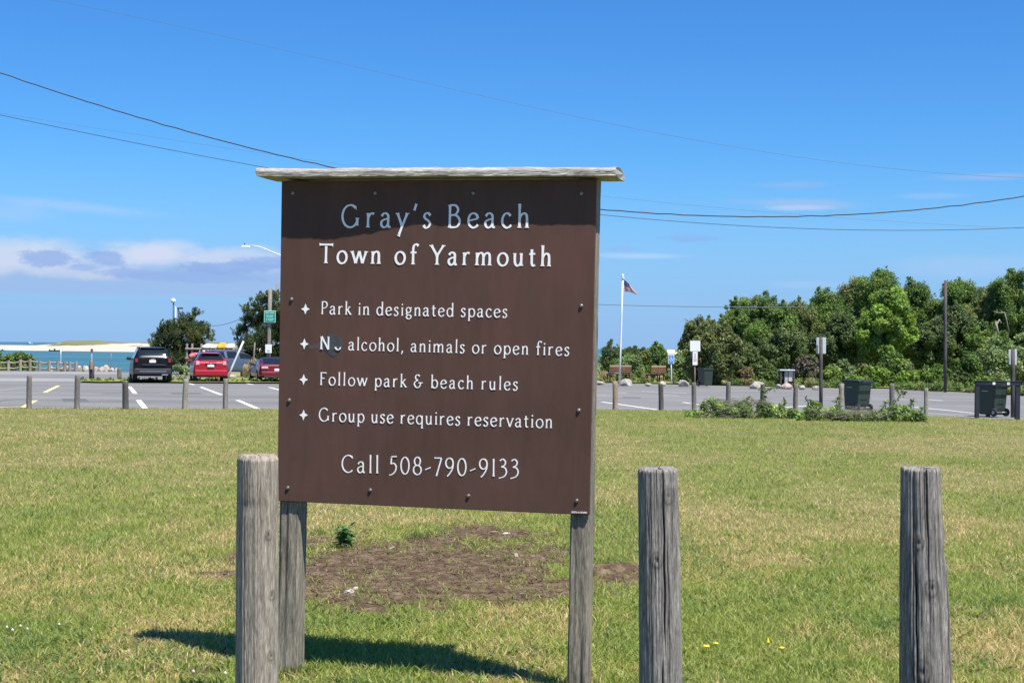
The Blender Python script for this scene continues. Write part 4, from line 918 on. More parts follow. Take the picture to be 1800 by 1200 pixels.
def suv_trim(t, full, ns):
    for s_ in (-1, 1):
        slab(t, 'tail_light', MT['lamp'], s_*.83-.13*(s_ > 0)-0.0*(s_ < 0), s_*.83+.13*(s_ < 0), -.055, .10, .98, 1.16, .02)
        slab(t, 'roof_rail', MT['black'], s_*.60-.025, s_*.60+.025, .55, 2.7, 1.665, 1.715)
        slab(t, 'wing_mirror', MT['black'], s_*.99-.11, s_*.99+.11, 2.75, 2.90, 1.06, 1.22, .04)
        slab(t, 'reflector', MT['lamp'], s_*.70-.09, s_*.70+.09, -.085, -.03, .50, .535, .005)
    slab(t, 'licence_plate', MT['plate'], -.17, .13, -.045, -.02, .97, 1.10, .006)
    slab(t, 'bumper', m_gloss, -.86, .86, -.09, .15, .42, .70, .05)
    slab(t, 'bumper_trim', m_gloss, -.52, .60, -.075, .02, .85, .89, .02)
    slab(t, 'rear_skid', m_chrome, -.62, .62, -.098, .0, .545, .575, .01)
    slab(t, 'exhaust', m_chrome, .40, .70, -.10, .0, .375, .43, .02)
    slab(t, 'wiper', MT['black'], -.05, .42, -.012, .02, 1.165, 1.185, .004)
    slab(t, 'spoiler', p_dark, -.56, .56, .27, .60, 1.640, 1.675, .012)
    slab(t, 'spare_badge', m_chrome, -.10, .08, -.034, -.01, 1.125, 1.16, .006)
TH = lambda px: math.atan((900-px)/F)                    # bearing of the view ray to that column
car(268.5, 672.2, TH(268)+R(3.4), [
    (0.00, .42, .97, 1.14, .84, .84, .76), (0.015, .38, 1.0, 1.19, .87, .87, .77), (0.035, .36, 1.04, 1.25, .90, .90, .75), (0.32, .34, 1.06, 1.60, .92, .91, .70), (0.85, .32, 1.04, 1.68, .92, .91, .67),
    (1.8, .30, 1.02, 1.70, .92, .91, .67), (2.55, .30, 1.00, 1.66, .92, .91, .66), (3.35, .32, 1.02, 1.10, .92, .88, .74), (4.1, .34, .97, .99, .90, .85, .74), (4.5, .40, .84, .86, .82, .78, .70), (4.62, .44, .74, .76, .70, .68, .60)],
    p_dark, 'dark grey crossover seen from behind, at the shore end of the row', [(.80, .78, .36, .23), (.80, 3.55, .36, .23)],
    [('rear_window', 2.15, 3.35, 7.3, 10), ('side_window', 3.0, 4.0, 5.2, 6.85), ('side_window', 4.1, 5.3, 5.2, 6.85), ('side_window', 5.4, 6.55, 5.2, 6.7), ('windscreen', 6.15, 6.95, 7.1, 10)], suv_trim)
def hatch_trim(t, full, ns):
    for s_ in (-1, 1):
        slab(t, 'tail_light', MT['clear_lamp'], s_*.64-.09, s_*.64+.09, -.03, .16, .86, 1.06, .03)
        slab(t, 'wing_mirror', p_red, s_*.90-.10, s_*.90+.10, 2.25, 2.38, .98, 1.11, .04)
        slab(t, 'reflector', MT['lamp'], s_*.60-.08, s_*.60+.08, -.085, -.03, .46, .50, .005)
    slab(t, 'licence_plate', MT['plate'], -.17, .15, -.06, -.03, .78, .885, .006)
    slab(t, 'plate_recess', MT['black'], -.28, .26, -.036, .0, .885, .975, .02)
    slab(t, 'badge', m_chrome, -.05, .05, -.055, -.02, .91, .96, .012)
    slab(t, 'bumper', p_red, -.79, .79, -.095, .16, .34, .64, .06)
    slab(t, 'wiper', MT['black'], -.10, .28, .01, .04, 1.03, 1.05, .004)
    slab(t, 'antenna', MT['black'], -.008, .008, 1.4, 1.43, 1.50, 1.62, .002)
    slab(t, 'spoiler', p_red, -.42, .42, .26, .52, 1.42, 1.448, .012)
car(370.5, 672.0, TH(370)+R(3.6), [
    (0.00, .36, .84, .92, .74, .74, .70), (0.03, .32, .88, 1.00, .80, .79, .70), (0.14, .30, .94, 1.10, .83, .80, .64), (0.42, .28, .97, 1.38, .84, .80, .54), (0.80, .27, .97, 1.46, .84, .80, .52),
    (1.6, .26, .95, 1.49, .84, .80, .52), (2.2, .26, .94, 1.43, .84, .80, .52), (3.15, .27, .94, 1.02, .85, .80, .66), (3.6, .28, .86, .89, .83, .76, .66), (3.9, .34, .74, .77, .76, .70, .62), (4.0, .38, .66, .68, .64, .6, .56)],
    p_red, 'small red hatchback seen from behind, beside the leaning white pole', [(.74, .60, .31, .19), (.74, 3.10, .31, .19)],
    [('rear_window', 2.1, 3.5, 7.15, 10), ('side_window', 3.1, 4.3, 5.2, 6.85), ('side_window', 4.4, 6.2, 5.2, 6.8), ('windscreen', 6.1, 6.95, 7.1, 10)], hatch_trim)
def sedan_trim(t, full, ns):
    for s_ in (-1, 1):
        slab(t, 'tail_light', MT['clear_lamp'], s_*.64-.17, s_*.64+.17, -.045, .12, .70, .82, .03)
        slab(t, 'wing_mirror', MT['black'], s_*.93-.10, s_*.93+.10, 2.55, 2.68, .86, .98, .03)
    slab(t, 'licence_plate', MT['plate'], -.17, .15, -.055, -.03, .60, .72, .006)
    slab(t, 'bumper', p_mar, -.82, .82, -.09, .16, .36, .58, .05)
    slab(t, 'bumper_insert', MT['black'], -.70, .70, -.097, .0, .26, .36, .02)
car(488, 672.4, TH(488)+R(8.5), [
    (0.00, .34, .80, .85, .76, .74, .72), (0.04, .30, .84, .89, .84, .82, .76), (0.30, .27, .87, .90, .90, .86, .74), (0.75, .25, .88, .93, .91, .86, .66), (1.35, .24, .88, 1.20, .91, .87, .58),
    (1.9, .24, .87, 1.28, .91, .87, .57), (2.5, .24, .86, 1.20, .91, .87, .57), (3.15, .25, .87, .92, .91, .85, .66), (3.9, .27, .80, .83, .90, .80, .66), (4.4, .33, .66, .69, .82, .74, .62), (4.5, .36, .58, .6, .7, .66, .56)],
    p_mar, 'low maroon car with a black roof, half hidden by the edge of the brown sign', [(.82, .85, .33, .22), (.82, 3.55, .33, .22)],
    [('rear_window', 3.0, 4.0, 7.2, 10), ('side_window', 3.5, 5.9, 5.25, 6.8), ('windscreen', 6.1, 6.95, 7.1, 10), ('roof', 4.0, 6.1, 6.9, 10)], sedan_trim, MT['black'])
def wagon_trim(t, full, ns):
    for s_ in (-1, 1):
        slab(t, 'roof_rail', m_chrome, s_*.58-.02, s_*.58+.02, .5, 2.6, 1.525, 1.565)
        slab(t, 'wing_mirror', MT['black'], s_*.95-.11, s_*.95+.11, 2.75, 2.90, 1.00, 1.14, .03)
        slab(t, 'headlight', MT['plate'], s_*.66-.13, s_*.66+.13, 4.25, 4.45, .66, .80, .03)
    slab(t, 'bumper', MT['black'], -.84, .84, 4.35, 4.62, .30, .50, .05)
p = V(352, 655, 88)
t_ = car(352, 672.0, R(-52), [
    (0.00, .42, .90, .97, .78, .78, .74), (0.04, .36, .94, 1.08, .84, .84, .74), (0.2, .34, .98, 1.25, .89, .87, .70), (0.55, .32, 1.0, 1.48, .90, .88, .64), (1.0, .30, .99, 1.53, .90, .88, .63),
    (1.8, .30, .98, 1.54, .90, .88, .63), (2.5, .30, .96, 1.46, .90, .88, .62), (3.4, .32, .97, 1.04, .90, .85, .72), (4.0, .34, .90, .93, .88, .80, .72), (4.45, .40, .78, .80, .80, .74, .66), (4.6, .44, .68, .7, .68, .62, .56)],
    p_blue, 'grey blue wagon parked crosswise behind the red hatchback', [(.80, .85, .34, .22), (.80, 3.6, .34, .22)],
    [('rear_window', 2.1, 3.4, 7.2, 10), ('side_window', 3.1, 4.2, 5.2, 6.85), ('side_window', 4.3, 5.25, 5.2, 6.85), ('side_window', 5.35, 6.5, 5.2, 6.75), ('windscreen', 6.1, 6.95, 7.1, 10)], wagon_trim)
t_.location = (p.x, p.y, -.03); del t_['group']

# ------------------------------------------------------------------ kayak rack and kayaks
def post_between(mb, a, b, r_, n=8): return mb.tube([a, (Vector(a)+Vector(b))/2, b], r_, n)
D_ = 92.0
rk = V(372, 640, D_); rack = empty('kayak_rack', (rk.x, rk.y, 0), 0, 'weathered timber kayak rack of posts and rails behind the parked cars', 'rack')
def RX(px): return V(px, 620, D_).x-rk.x
def RZ(py): return V(370, py, D_).z
for px in (328.5, 354, 391, 425):
    for dy in (0, 1.5):
        MB().tube([(RX(px), dy, -.05), (RX(px), dy, RZ(604))], .07, 8).build('post', MT['rail'], rack)
for py in (613.5, 630):
    for dy in (0, 1.5):
        MB().tube([(RX(326), dy-.09, RZ(py)), (RX(428), dy-.09, RZ(py))], .055, 8).build('rail', MT['rail'], rack)
def kayak(px, pyb, wpx, hpx, mat, label, L_=3.4):
    r_ = wpx/2*D_/F; hh = hpx*D_/F; p = V(px, pyb, D_); t = empty('kayak', (p.x, p.y-1.0, p.z), 0, label, 'kayak', 'kayaks stored on the rack')
    n = 14; vs = []; ns = 17
    for i in range(ns):
        s_ = i/(ns-1); k_ = (1-abs(2*s_-1)**2.4)*.96+.04
        for j in range(n):
            a = 2*math.pi*j/n; z = math.sin(a); z = z*hh*k_ if z > 0 else z*hh*.16*k_
            vs.append((math.cos(a)*r_*k_, s_*L_, z+hh*.16+(1-k_)*hh*.12))
    fs = [(i*n+j, i*n+(j+1) % n, (i+1)*n+(j+1) % n, (i+1)*n+j) for i in range(ns-1) for j in range(n)]
    MB().add(vs, fs).build('hull', mat, t, True)
    MB().tube([(0, .15, hh*.42), (0, .03, hh*.36), (0, -.02, hh*.26)], .02, 6).build('grab_loop', MT['black'], t)
    return t
kw = mottled('white_kayak', (0.72, 0.72, 0.70), 0.06, 3, 0.35); ky = mottled('orange_yellow_kayak', (0.72, 0.36, 0.03), 0.15, 3, 0.35)
kp = mottled('pink_kayak', (0.62, 0.16, 0.20), 0.15, 3, 0.4); kb = mottled('blue_kayak', (0.05, 0.16, 0.52), 0.15, 3, 0.4)
kayak(364, 613, 22, 8, kw, 'overturned white kayak, farthest from the leaning pole on the upper rack'); kayak(375, 613, 11, 6.5, kw, 'narrow white kayak squeezed beside the orange kayak')
kayak(388, 614, 16, 11, ky, 'overturned orange yellow kayak on the upper rack'); kayak(403, 613.5, 17, 9, kw, 'domed white kayak between the orange kayak and the leaning pole')
kayak(338.5, 628, 13, 7.5, kp, 'faded pink kayak on the lower rack'); kayak(351, 626, 12, 7, kb, 'blue kayak on the lower rack next to the pink one')

# ------------------------------------------------------------------ poles, signs and lamps
def pole(name, px, pt, pb, wpx, mat, label, cat, y=None, pxt=None, zb=0, group=None, part='post', par=None):
    b = G(px, pb) if y is None else Vector((V(px, 640, y).x, y, 0)); y = b.y
    tp = V(pxt if pxt is not None else px, pt, y); r_ = wpx/2*y/F
    t = empty(name, b, 0, label, cat, group)
    d = tp-b
    MB().tube([(0, 0, -.1), d*0.33, d*0.66, d], [r_*1.04, r_*1.02, r_, r_*.96], 12).build(part, mat, t, True)
    return t, b, tp
def board(t, b, px0, px1, py0, py1, mat, name='panel', dy=-.12, th=.02, bev=.02, back=None):
    p0, p1 = V(px0, py1, b.y+dy)-b, V(px1, py0, b.y+dy)-b
    o = MB().box(p0.x, p1.x, dy-th, dy, p0.z, p1.z).build(name, mat, t, bevel=bev); return o, p0, p1
m_blank = mottled('blank_white_sign', (0.78, 0.78, 0.80), 0.03, 3, 0.5)
m_green = mottled('green_sign', (0.01, 0.23, 0.19), 0.08, 3, 0.45); m_greenl = mottled('pale_green_sign_text', (0.42, 0.72, 0.62), 0.06, 8, 0.5)
m_bsign = mottled('blue_sign', (0.06, 0.26, 0.66), 0.05, 3, 0.45)
# leaning white pole and slim grey pole
pole('leaning_pole', 398.5, 599.5, 662, 3.4, MT['white_metal'], 'thin white pole leaning steeply over the kerb beside the red hatchback', 'pole', y=80, pxt=428)
pole('slim_pole', 443.5, 602, 662, 2.6, MT['pole'], 'slim grey pole standing between the leaning white pole and the maroon car', 'pole', y=82, pxt=448)
rock('stone', V(404, 661, 83).to_tuple()[:2]+(0.05,), .55, .35, .16, 71, m_rock, 'flat pale kerb stone at the foot of the leaning white pole', 'stone')
# timber pole with the green sign
t, b, tp = pole('utility_pole', 471.5, 508, 665, 7.0, MT['pole'], 'timber pole carrying a green sign and a white sign, close to the big sign', 'pole', y=84, pxt=475)
s, p0, p1 = None, None, None
gs = empty('green_sign', b, 0, 'green square sign with pale lettering fixed to the timber pole', 'sign')
o, p0, p1 = board(gs, b, 464, 484.6, 546, 566.8, m_greenl, 'border', -.2, .015, .03); o, q0, q1 = board(gs, b, 465, 483.6, 547, 565.8, m_green, 'panel', -.216, .008, .02)
rr = random.Random(6); w_ = q1.x-q0.x; h_ = q1.z-q0.z
for (row, hh, segs) in ((.80, .11, [(.10, .34), (.37, .46), (.55, .90)]), (.575, .075, [(.16, .42), (.47, .84)]), (.46, .075, [(.18, .36), (.40, .80)]), (.26, .08, [(.14, .24), (.30, .52), (.56, .86)]), (.12, .075, [(.12, .26), (.36, .84)])):
    m = MB()
    for a, c in segs:
        x = a
        while x < c-.02:
            wd = rr.uniform(.035, .06); m.box(q0.x+x*w_, q0.x+min(c, x+wd)*w_, -.229, -.2235, q0.z+row*h_, q0.z+(row+hh*rr.uniform(.75, 1.1))*h_); x += wd+.014
    m.build('lettering', m_greenl, gs)
ws = empty('white_sign', b, 0, 'white rectangular sign low on the same timber pole as the green sign', 'sign')
o, p0, p1 = board(ws, b, 466.2, 477.8, 605.4, 620.2, m_blank, 'panel', -.2, .015, .02)
m = MB()
for i, (u0, u1, vv_) in enumerate(((.30, .38, .18), (.44, .52, .18), (.58, .66, .18), (.3, .7, .26))): m.box(p0.x+u0*(p1.x-p0.x), p0.x+u1*(p1.x-p0.x), -.219, -.2145, p0.z+vv_*(p1.z-p0.z), p0.z+(vv_+.05)*(p1.z-p0.z))
m.build('lettering', MT['thin_cable'], ws)
pole('utility_pole', 485.5, 499, 660, 4.2, MT['pole'], 'taller timber pole rising behind the cedar at the edge of the big sign', 'pole', y=104, pxt=487.2)
# street lamp, its post behind the big sign
y_ = 84.0; sl_b = Vector((V(512, 640, y_).x, y_, 0)); lampo = empty('street_lamp', sl_b, 0, 'white street lamp reaching out past the left edge of the big sign', 'lamp')
def LP(px, py): return V(px, py, y_)-sl_b
MB().tube([(0, 0, 0), LP(513, 456)], .09, 10).build('post', MT['pole'], lampo)
MB().tube([LP(513, 456), LP(500, 450.5), LP(489, 446.8), LP(470, 439), LP(456, 433.6), LP(444, 431.6), LP(438, 431.4)], .026, 8).build('arm', MT['alu'], lampo, True)
a, c = LP(424, 431.6), LP(440.5, 431.4)
MB().taper(0, .14, .11, .13, .10, .09).build('lamp_housing', MT['white_metal'], lampo, bevel=.02).matrix_local = Matrix.Translation(((a.x+c.x)/2, 0, a.z-.09)) @ Matrix.Diagonal((1.8, 1.0, .8, 1))
MB().lathe([(.035, 0), (.035, .07)], 10).build('photocell', MT['black'], lampo).location = ((a.x+c.x)/2-.07, 0, a.z+.04)
# ball lamp and its two companions over the cedar
t, b, tp = pole('lamp_post', 303.8, 532, 650, 2.4, MT['dark_pole'], 'thin dark lamp post with a pale ball lamp above the wind-bent cedar', 'lamp', y=112, pxt=305)
MB().lathe([(.02, -.19), (.14, -.12), (.19, 0), (.14, .12), (.02, .19)], 16).build('globe', MT['white_metal'], t, True).location = V(304.6, 528.5, 112)-b
t, b, tp = pole('lamp_post', 308.8, 539, 650, 1.8, MT['alu'], 'plain pale metal mast beside the ball lamp', 'mast', y=112)
t, b, tp = pole('lamp_post', 313.2, 541.5, 650, 2.2, MT['dark_pole'], 'dark lamp post with a flat sideways head above the wind-bent cedar', 'lamp', y=112)
MB().box(-.06, .34, -.12, .12, -.06, .06).build('lamp_head', MT['dark_pole'], t, bevel=.02).location = tp-b
# wooden notice post on the grass island
t, b, tp = pole('notice_post', 161.2, 635, 665.8, 9.0, MT['dark_pole'], 'stout dark post with a tan panel on its face, on the grass island', 'post')
o = board(t, b, 158.8, 164.2, 634.6, 649, MT['tan_post'], 'panel', -.2, .03, .01)
# markers along the water
pole('marker_post', 107, 613.5, 643, 1.6, MT['alu'], 'slim marker post with a small dark plate, in front of the moored skiff', 'post', y=102)
t, b, tp = pole('marker_post', 161.4, 614.5, 640, 1.6, MT['alu'], 'slim marker post with a dark plate rising behind the tan panelled post', 'post', y=101)
board(t, b, 159.2, 163.6, 613, 618.5, mottled('dark_red_plate', (0.16, 0.05, 0.06), 0.1, 5, 0.6), 'panel', -.05, .02, .005)
pole('marker_post', 195.3, 621, 648, 1.5, MT['pole'], 'bare thin stake standing among the shore boulders', 'post', y=101)

# right side of the car park
def sign_back(px, pt, pb, wpx, bx0, bx1, by0, by1, label, y=None):
    t, b, tp = pole('road_sign', px, pt, pb, wpx, MT['dark_pole'], label, 'sign', y=y)
    o, p0, p1 = board(t, b, bx0, bx1, by0, by1, MT['alu'], 'panel', .16, .012, .03); return t
sign_back(1443, 592, 722, 6.4, 1434.8, 1452, 593.5, 621.5, 'dark post showing the bare metal back of its sign, between the two heaps of branches')
sign_back(1780.5, 613.5, 732, 7.4, 1772.5, 1787.5, 614.5, 640.5, 'dark post showing the bare metal back of its sign, behind the bin stand')
t, b, tp = pole('accessible_parking_sign', 1180.4, 636, 676, 2.4, MT['alu'], 'blue sign on a pale metal post between the benches and the big white sign', 'sign', pxt=1179.8)
board(t, b, 1174.4, 1185.2, 623, 639, MT['white_metal'], 'border', -.05, .01, .03); o, p0, p1 = board(t, b, 1175.4, 1184.2, 624, 638, m_bsign, 'panel', -.062, .006, .02)
m = MB(); cx, cz, u = (p0.x+p1.x)/2, (p0.z+p1.z)/2, (p1.x-p0.x)
m.lathe([(u*.09, -.075), (u*.09, -.0705)], 10, 'Y', (cx-u*.03, 0, cz+u*.55)); m.box(cx-u*.09, cx+u*.02, -.075, -.0705, cz+u*.05, cz+u*.42); m.box(cx-u*.09, cx+u*.22, -.0755, -.071, cz-u*.06, cz+u*.05)
ring = [(cx-u*.05+u*.27*math.cos(R(a)), -.073, cz-u*.14+u*.27*math.sin(R(a))) for a in range(130, 381, 25)]; m.tube(ring, u*.045, 6); m.box(cx+u*.16, cx+u*.28, -.075, -.0705, cz-u*.38, cz-u*.05)
m.build('wheelchair_symbol', MT['white_metal'], t)
t, b, tp = pole('white_sign', 1221.5, 600, 680, 2.6, MT['tan_post'], 'tall post with a blank white square above a narrow printed panel', 'sign', pxt=1220.8)
board(t, b, 1212.8, 1231, 599.2, 617.2, m_blank, 'panel', -.06, .015, .01); o, p0, p1 = board(t, b, 1217.3, 1226.2, 618.2, 641.5, m_blank, 'panel', -.06, .015, .01)
m = MB(); pk = mottled('faded_red_print', (0.62, 0.30, 0.32), 0.1, 6, 0.5); wd, hg = p1.x-p0.x, p1.z-p0.z
m.box(p0.x+.2*wd, p0.x+.8*wd, -.0795, -.0755, p0.z+.30*hg, p0.z+.40*hg); m.box(p0.x+.15*wd, p0.x+.85*wd, -.0795, -.0755, p0.z+.44*hg, p0.z+.48*hg); m.build('red_print', pk, t)
m = MB(); m.box(p0.x+.25*wd, p0.x+.75*wd, -.0795, -.0755, p0.z+.56*hg, p0.z+.66*hg); m.box(p0.x+.35*wd, p0.x+.65*wd, -.0795, -.0755, p0.z+.70*hg, p0.z+.88*hg); m.build('grey_print', mottled('faded_grey_print', (0.42, 0.43, 0.48), 0.1, 6, 0.5), t)
pole('utility_pole', 1662, 493, 672, 5.6, MT['dark_pole'], 'tall bare timber pole standing in front of the woodland', 'pole', y=74)
# flagpole and flag
yf = 78.0
t, b, tp = pole('flagpole', 1089.5, 487.5, 680, 2.9, MT['white_metal'], 'tall white flagpole rising behind the longer bench', 'flagpole', y=yf, pxt=1094.6)
MB().lathe([(.02, 0), (.06, .05), (.07, .09), (.06, .13), (.02, .17)], 14).build('finial', MT['white_metal'], t, True).location = tp-b
MB().lathe([(.09, -.03), (.09, .03)], 14).build('truck', MT['white_metal'], t).location = tp-b+Vector((0, 0, -.02))
g = NG('flag_cloth'); uvn = g.node('ShaderNodeUVMap'); sxy = g.node('ShaderNodeSeparateXYZ'); g.l.new(uvn.outputs[0], sxy.inputs[0])
def gm(op, a, b=None):
    n = g.node('ShaderNodeMath', operation=op)
    for i, v in enumerate((a, b)):
        if v is None: continue
        if isinstance(v, (int, float)): n.inputs[i].default_value = v
        else: g.l.new(v, n.inputs[i])
    return n.outputs[0]
su, sv = sxy.outputs[0], sxy.outputs[1]
stripe = gm('LESS_THAN', gm('FRACT', gm('MULTIPLY', gm('SUBTRACT', 1.0, sv), 6.5)), 0.5)
canton = gm('MULTIPLY', gm('LESS_THAN', su, 0.4), gm('GREATER_THAN', sv, 6/13))
fu = gm('SUBTRACT', gm('FRACT', gm('MULTIPLY', su, 15.0)), 0.5); fv = gm('SUBTRACT', gm('FRACT', gm('MULTIPLY', sv, 16.7)), 0.5)
star = gm('LESS_THAN', gm('ADD', gm('MULTIPLY', fu, fu), gm('MULTIPLY', fv, fv)), 0.05)
k = g.mix(stripe, (0.74, 0.72, 0.72), (0.42, 0.03, 0.05)); k = g.mix(canton, k, g.mix(star, (0.02, 0.03, 0.11), (0.70, 0.70, 0.74)))
g.col(k); g.set(Roughness=0.8); tr = g.node('ShaderNodeBsdfTranslucent'); g.l.new(k, tr.inputs[0]); mx = g.node('ShaderNodeMixShader'); mx.inputs[0].default_value = 0.3
g.l.new(g.b.outputs[0], mx.inputs[1]); g.l.new(tr.outputs[0], mx.inputs[2]); g.l.new(mx.outputs[0], g.out.inputs[0])
nu, nv = 30, 16; vs = []
h0, h1 = V(1096.3, 511.5, yf), V(1096.8, 491, yf); fly = V(1119.5, 516.5, yf)
for i in range(nu):
    for j in range(nv):
        u_, v_ = i/(nu-1), j/(nv-1)
        hp = h0.lerp(h1, v_); dr = Vector((fly.x-h0.x, 0.25, fly.z-h0.z)); sp_ = h1.z-h0.z
        p = hp+Vector((dr.x*u_, 0, 0))
        top_drop = -0.60*u_-0.10*u_*u_; bot_drop = -0.02*u_-0.16*u_*u_
        p.z += (top_drop*v_+bot_drop*(1-v_)); p.z = max(p.z, fly.z-.02)
        p.y += 0.16*math.sin(u_*7+v_*2.2)*u_**.5+0.20*math.sin(v_*4+u_*3)*u_
        p.x -= 0.10*(1-v_)*u_*0
        vs.append(p-h0)
me = bpy.data.meshes.new('flag'); me.from_pydata(vs, [], [(i*nv+j, (i+1)*nv+j, (i+1)*nv+j+1, i*nv+j+1) for i in range(nu-1) for j in range(nv-1)]); me.materials.append(g.m)
ul = me.uv_layers.new(name='UVMap')
for l in me.loops: i, j = divmod(l.vertex_index, nv); ul.data[l.index].uv = (i/(nu-1), j/(nv-1))
for p_ in me.polygons: p_.use_smooth = True
fo = bpy.data.objects.new('flag', me); COL.objects.link(fo); fo.location = h0; tag(fo, 'striped red and white flag with a starred blue corner, drooping from the flagpole', 'flag')

# benches
m_slat = wood('bench_slat', (0.17, 0.075, 0.045), (0.34, 0.165, 0.105), 5, 0.2, False, (.6, 6, 6)); m_seat = wood('bench_seat_slat', (0.30, 0.22, 0.16), (0.48, 0.37, 0.28), 5, 0.2, False, (.6, 6, 6))
def bench(px, pb, wpx, rz, label):
    b = G(px, pb, 0.03); w = wpx*b.y/F; t = empty('park_bench', b, rz, label, 'bench', 'slatted benches beyond the car park')
    sb = .18
    for k_ in range(4):
        z = .52+k_*.105; y = .02-k_*.022
        MB().box(-w/2, w/2, y-.015, y+.015, z, z+.09).build('backrest', m_slat if k_ < 3 else m_seat, t, bevel=.004)
    for k_ in range(4): MB().box(-w/2-.02, w/2+.02, .06+k_*.115, .155+k_*.115, .43, .46).build('seat', m_seat, t, bevel=.004)
    for x in (-w/2+.08, 0, w/2-.08):
        m = MB(); m.box(x-.035, x+.035, .0, .50, .37, .427); m.tube([(x, .05, .0), (x, .045, .40), (x, .075, .50), (x, .022, .95)], .034, 8); m.tube([(x, .44, .0), (x, .40, .22), (x, .42, .39)], .036, 8)
        m.build('leg', MT['black'], t)
    return t
bench(1090, 671, 42, R(20), 'longer slatted bench on dark legs in front of the flagpole'); bench(1156.5, 671.5, 33, R(34), 'shorter slatted bench on dark legs near the blue sign')

# wheeled bins
m_bin = mottled('dark_green_bin', (0.023, 0.043, 0.031), 0.12, 5, 0.42); m_lid = mottled('bin_lid', (0.022, 0.034, 0.030), 0.1, 5, 0.38)
def wheeled_bin(px, pb, hpx, rz, label, group, s=1.0):
    b = G(px, pb); k_ = hpx*b.y/F/1.10; t = empty('wheeled_bin', (b.x, b.y, .0), rz, label, 'bin', group); t.scale = (k_, k_, k_)
    MB().taper(.05, .272, .30, .98, .315, .36, cy=.03, oy=-.02).build('body', m_bin, t, bevel=.035)
    MB().taper(.94, .335, .39, 1.0, .345, .40, cy=.01).build('rim', m_lid, t, bevel=.015)
    MB().taper(1.003, .355, .41, 1.055, .33, .385, cy=.0, ).build('lid', m_lid, t, bevel=.025)
    m = MB(); m.tube([(-.26, -.42, .98), (-.26, -.50, 1.0), (.26, -.50, 1.0), (.26, -.42, .98)], .022, 8); m.build('handle', m_lid, t)
    for s_ in (-1, 1):
        w = empty('wheel', (s_*.29, -.28, .13)); w.parent = t
        MB().lathe([(.06, -.035), (.125, -.035), (.13, -.02), (.13, .02), (.125, .035), (.06, .035)], 20, 'X').build('tyre', MT['rubber'], w, True); MB().lathe([(.058, -.037), (.058, .037)], 16, 'X').build('rim', MT['rim'], w)
    MB().tube([(-.28, -.28, .13), (.28, -.28, .13)], .014, 8).build('axle', MT['alu'], t)
    MB().box(-.10, .10, -.292, -.255, .12, .27).build('foot_plate', MT['black'], t)
    MB().box(-.16, .16, -.318, -.295, .40, .415).build('moulded_line', m_lid, t)
    m = MB(); m.box(-.327, -.315, -.05, .18, .80, .815); m.build('moulded_mark', MT['alu'], t)
    return t
bp = wheeled_bin(1507, 722.5, 57.5, R(33), 'dark green wheeled bin standing clear among the cut branches', 'wheeled bins around the car park')
wheeled_bin(1745, 731, 60, R(33), 'dark green wheeled bin held behind the dark bin stand', 'wheeled bins around the car park')
wheeled_bin(1239.5, 678.5, 33, R(205), 'far dark green bin beyond the car park, next to the tall white sign', 'wheeled bins around the car park')
# stand that holds the bin
m_stand = mottled('dark_stand_timber', (0.016, 0.020, 0.027), 0.25, 6, 0.6)
bs = G(1752, 735); stand = empty('bin_stand', bs, 0, 'dark two posted stand whose top rail carries white stickers', 'stand')
def SX(px): return V(px, 700, bs.y).x-bs.x
def SZ(py, px=1752): return V(px, py, bs.y).z
MB().box(SX(1714), SX(1720.6), -.06, .06, -.05, SZ(672, 1717)).build('post', m_stand, stand, bevel=.008); MB().box(SX(1784.5), SX(1792.3), -.06, .06, -.05, SZ(674.5, 1788)).build('post', m_stand, stand, bevel=.008)
zt_ = SZ(670.5); MB().box(SX(1714), SX(1793), -.075, -.062, zt_-.10, zt_-.0).build('rail', m_stand, stand, bevel=.004); MB().box(SX(1713), SX(1794), -.09, .10, zt_+.002, zt_+.028).build('top_board', m_stand, stand, bevel=.006)
for px in (1745.5, 1771): MB().box(SX(px-2.4), SX(px+2.4), -.080, -.0765, zt_-.088, zt_-.012).build('sticker', m_blank, stand)
MB().box(SX(1771.4), SX(1772.4), -.083, -.0805, zt_-.06, zt_-.03).build('sticker_mark', MT['black'], stand)
# concrete slab end and shaded dip beside the stand
# notice cabinet in the woods
b = G(1383, 678.5, .03); nb = empty('notice_cabinet', b, 0, 'small open fronted notice cabinet with a grey roof under the trees', 'cabinet')
def NX(px): return V(px, 660, b.y).x-b.x
def NZ(py): return V(1383, py, b.y).z-.03
MB().box(NX(1369.5), NX(1396), -.25, .45, NZ(651.5), NZ(649.3)).build('roof', MT['alu'], nb, bevel=.01)
for a_, c_ in ((1370.5, 1373), (1377.3, 1378.6), (1394, 1395.6)): MB().box(NX(a_), NX(c_), -.2, .3, 0, NZ(651.6)).build('post', MT['dark_pole'], nb)
MB().box(NX(1378.7), NX(1384), -.12, .0, .05, NZ(652.3)).build('door', mottled('grey_door', (0.42, 0.41, 0.43), 0.1, 4, 0.6), nb, bevel=.01); MB().box(NX(1385.4), NX(1393.9), -.12, .0, .25, NZ(652.6)).build('panel', mottled('cream_panel', (0.55, 0.50, 0.38), 0.1, 4, 0.6), nb, bevel=.01)
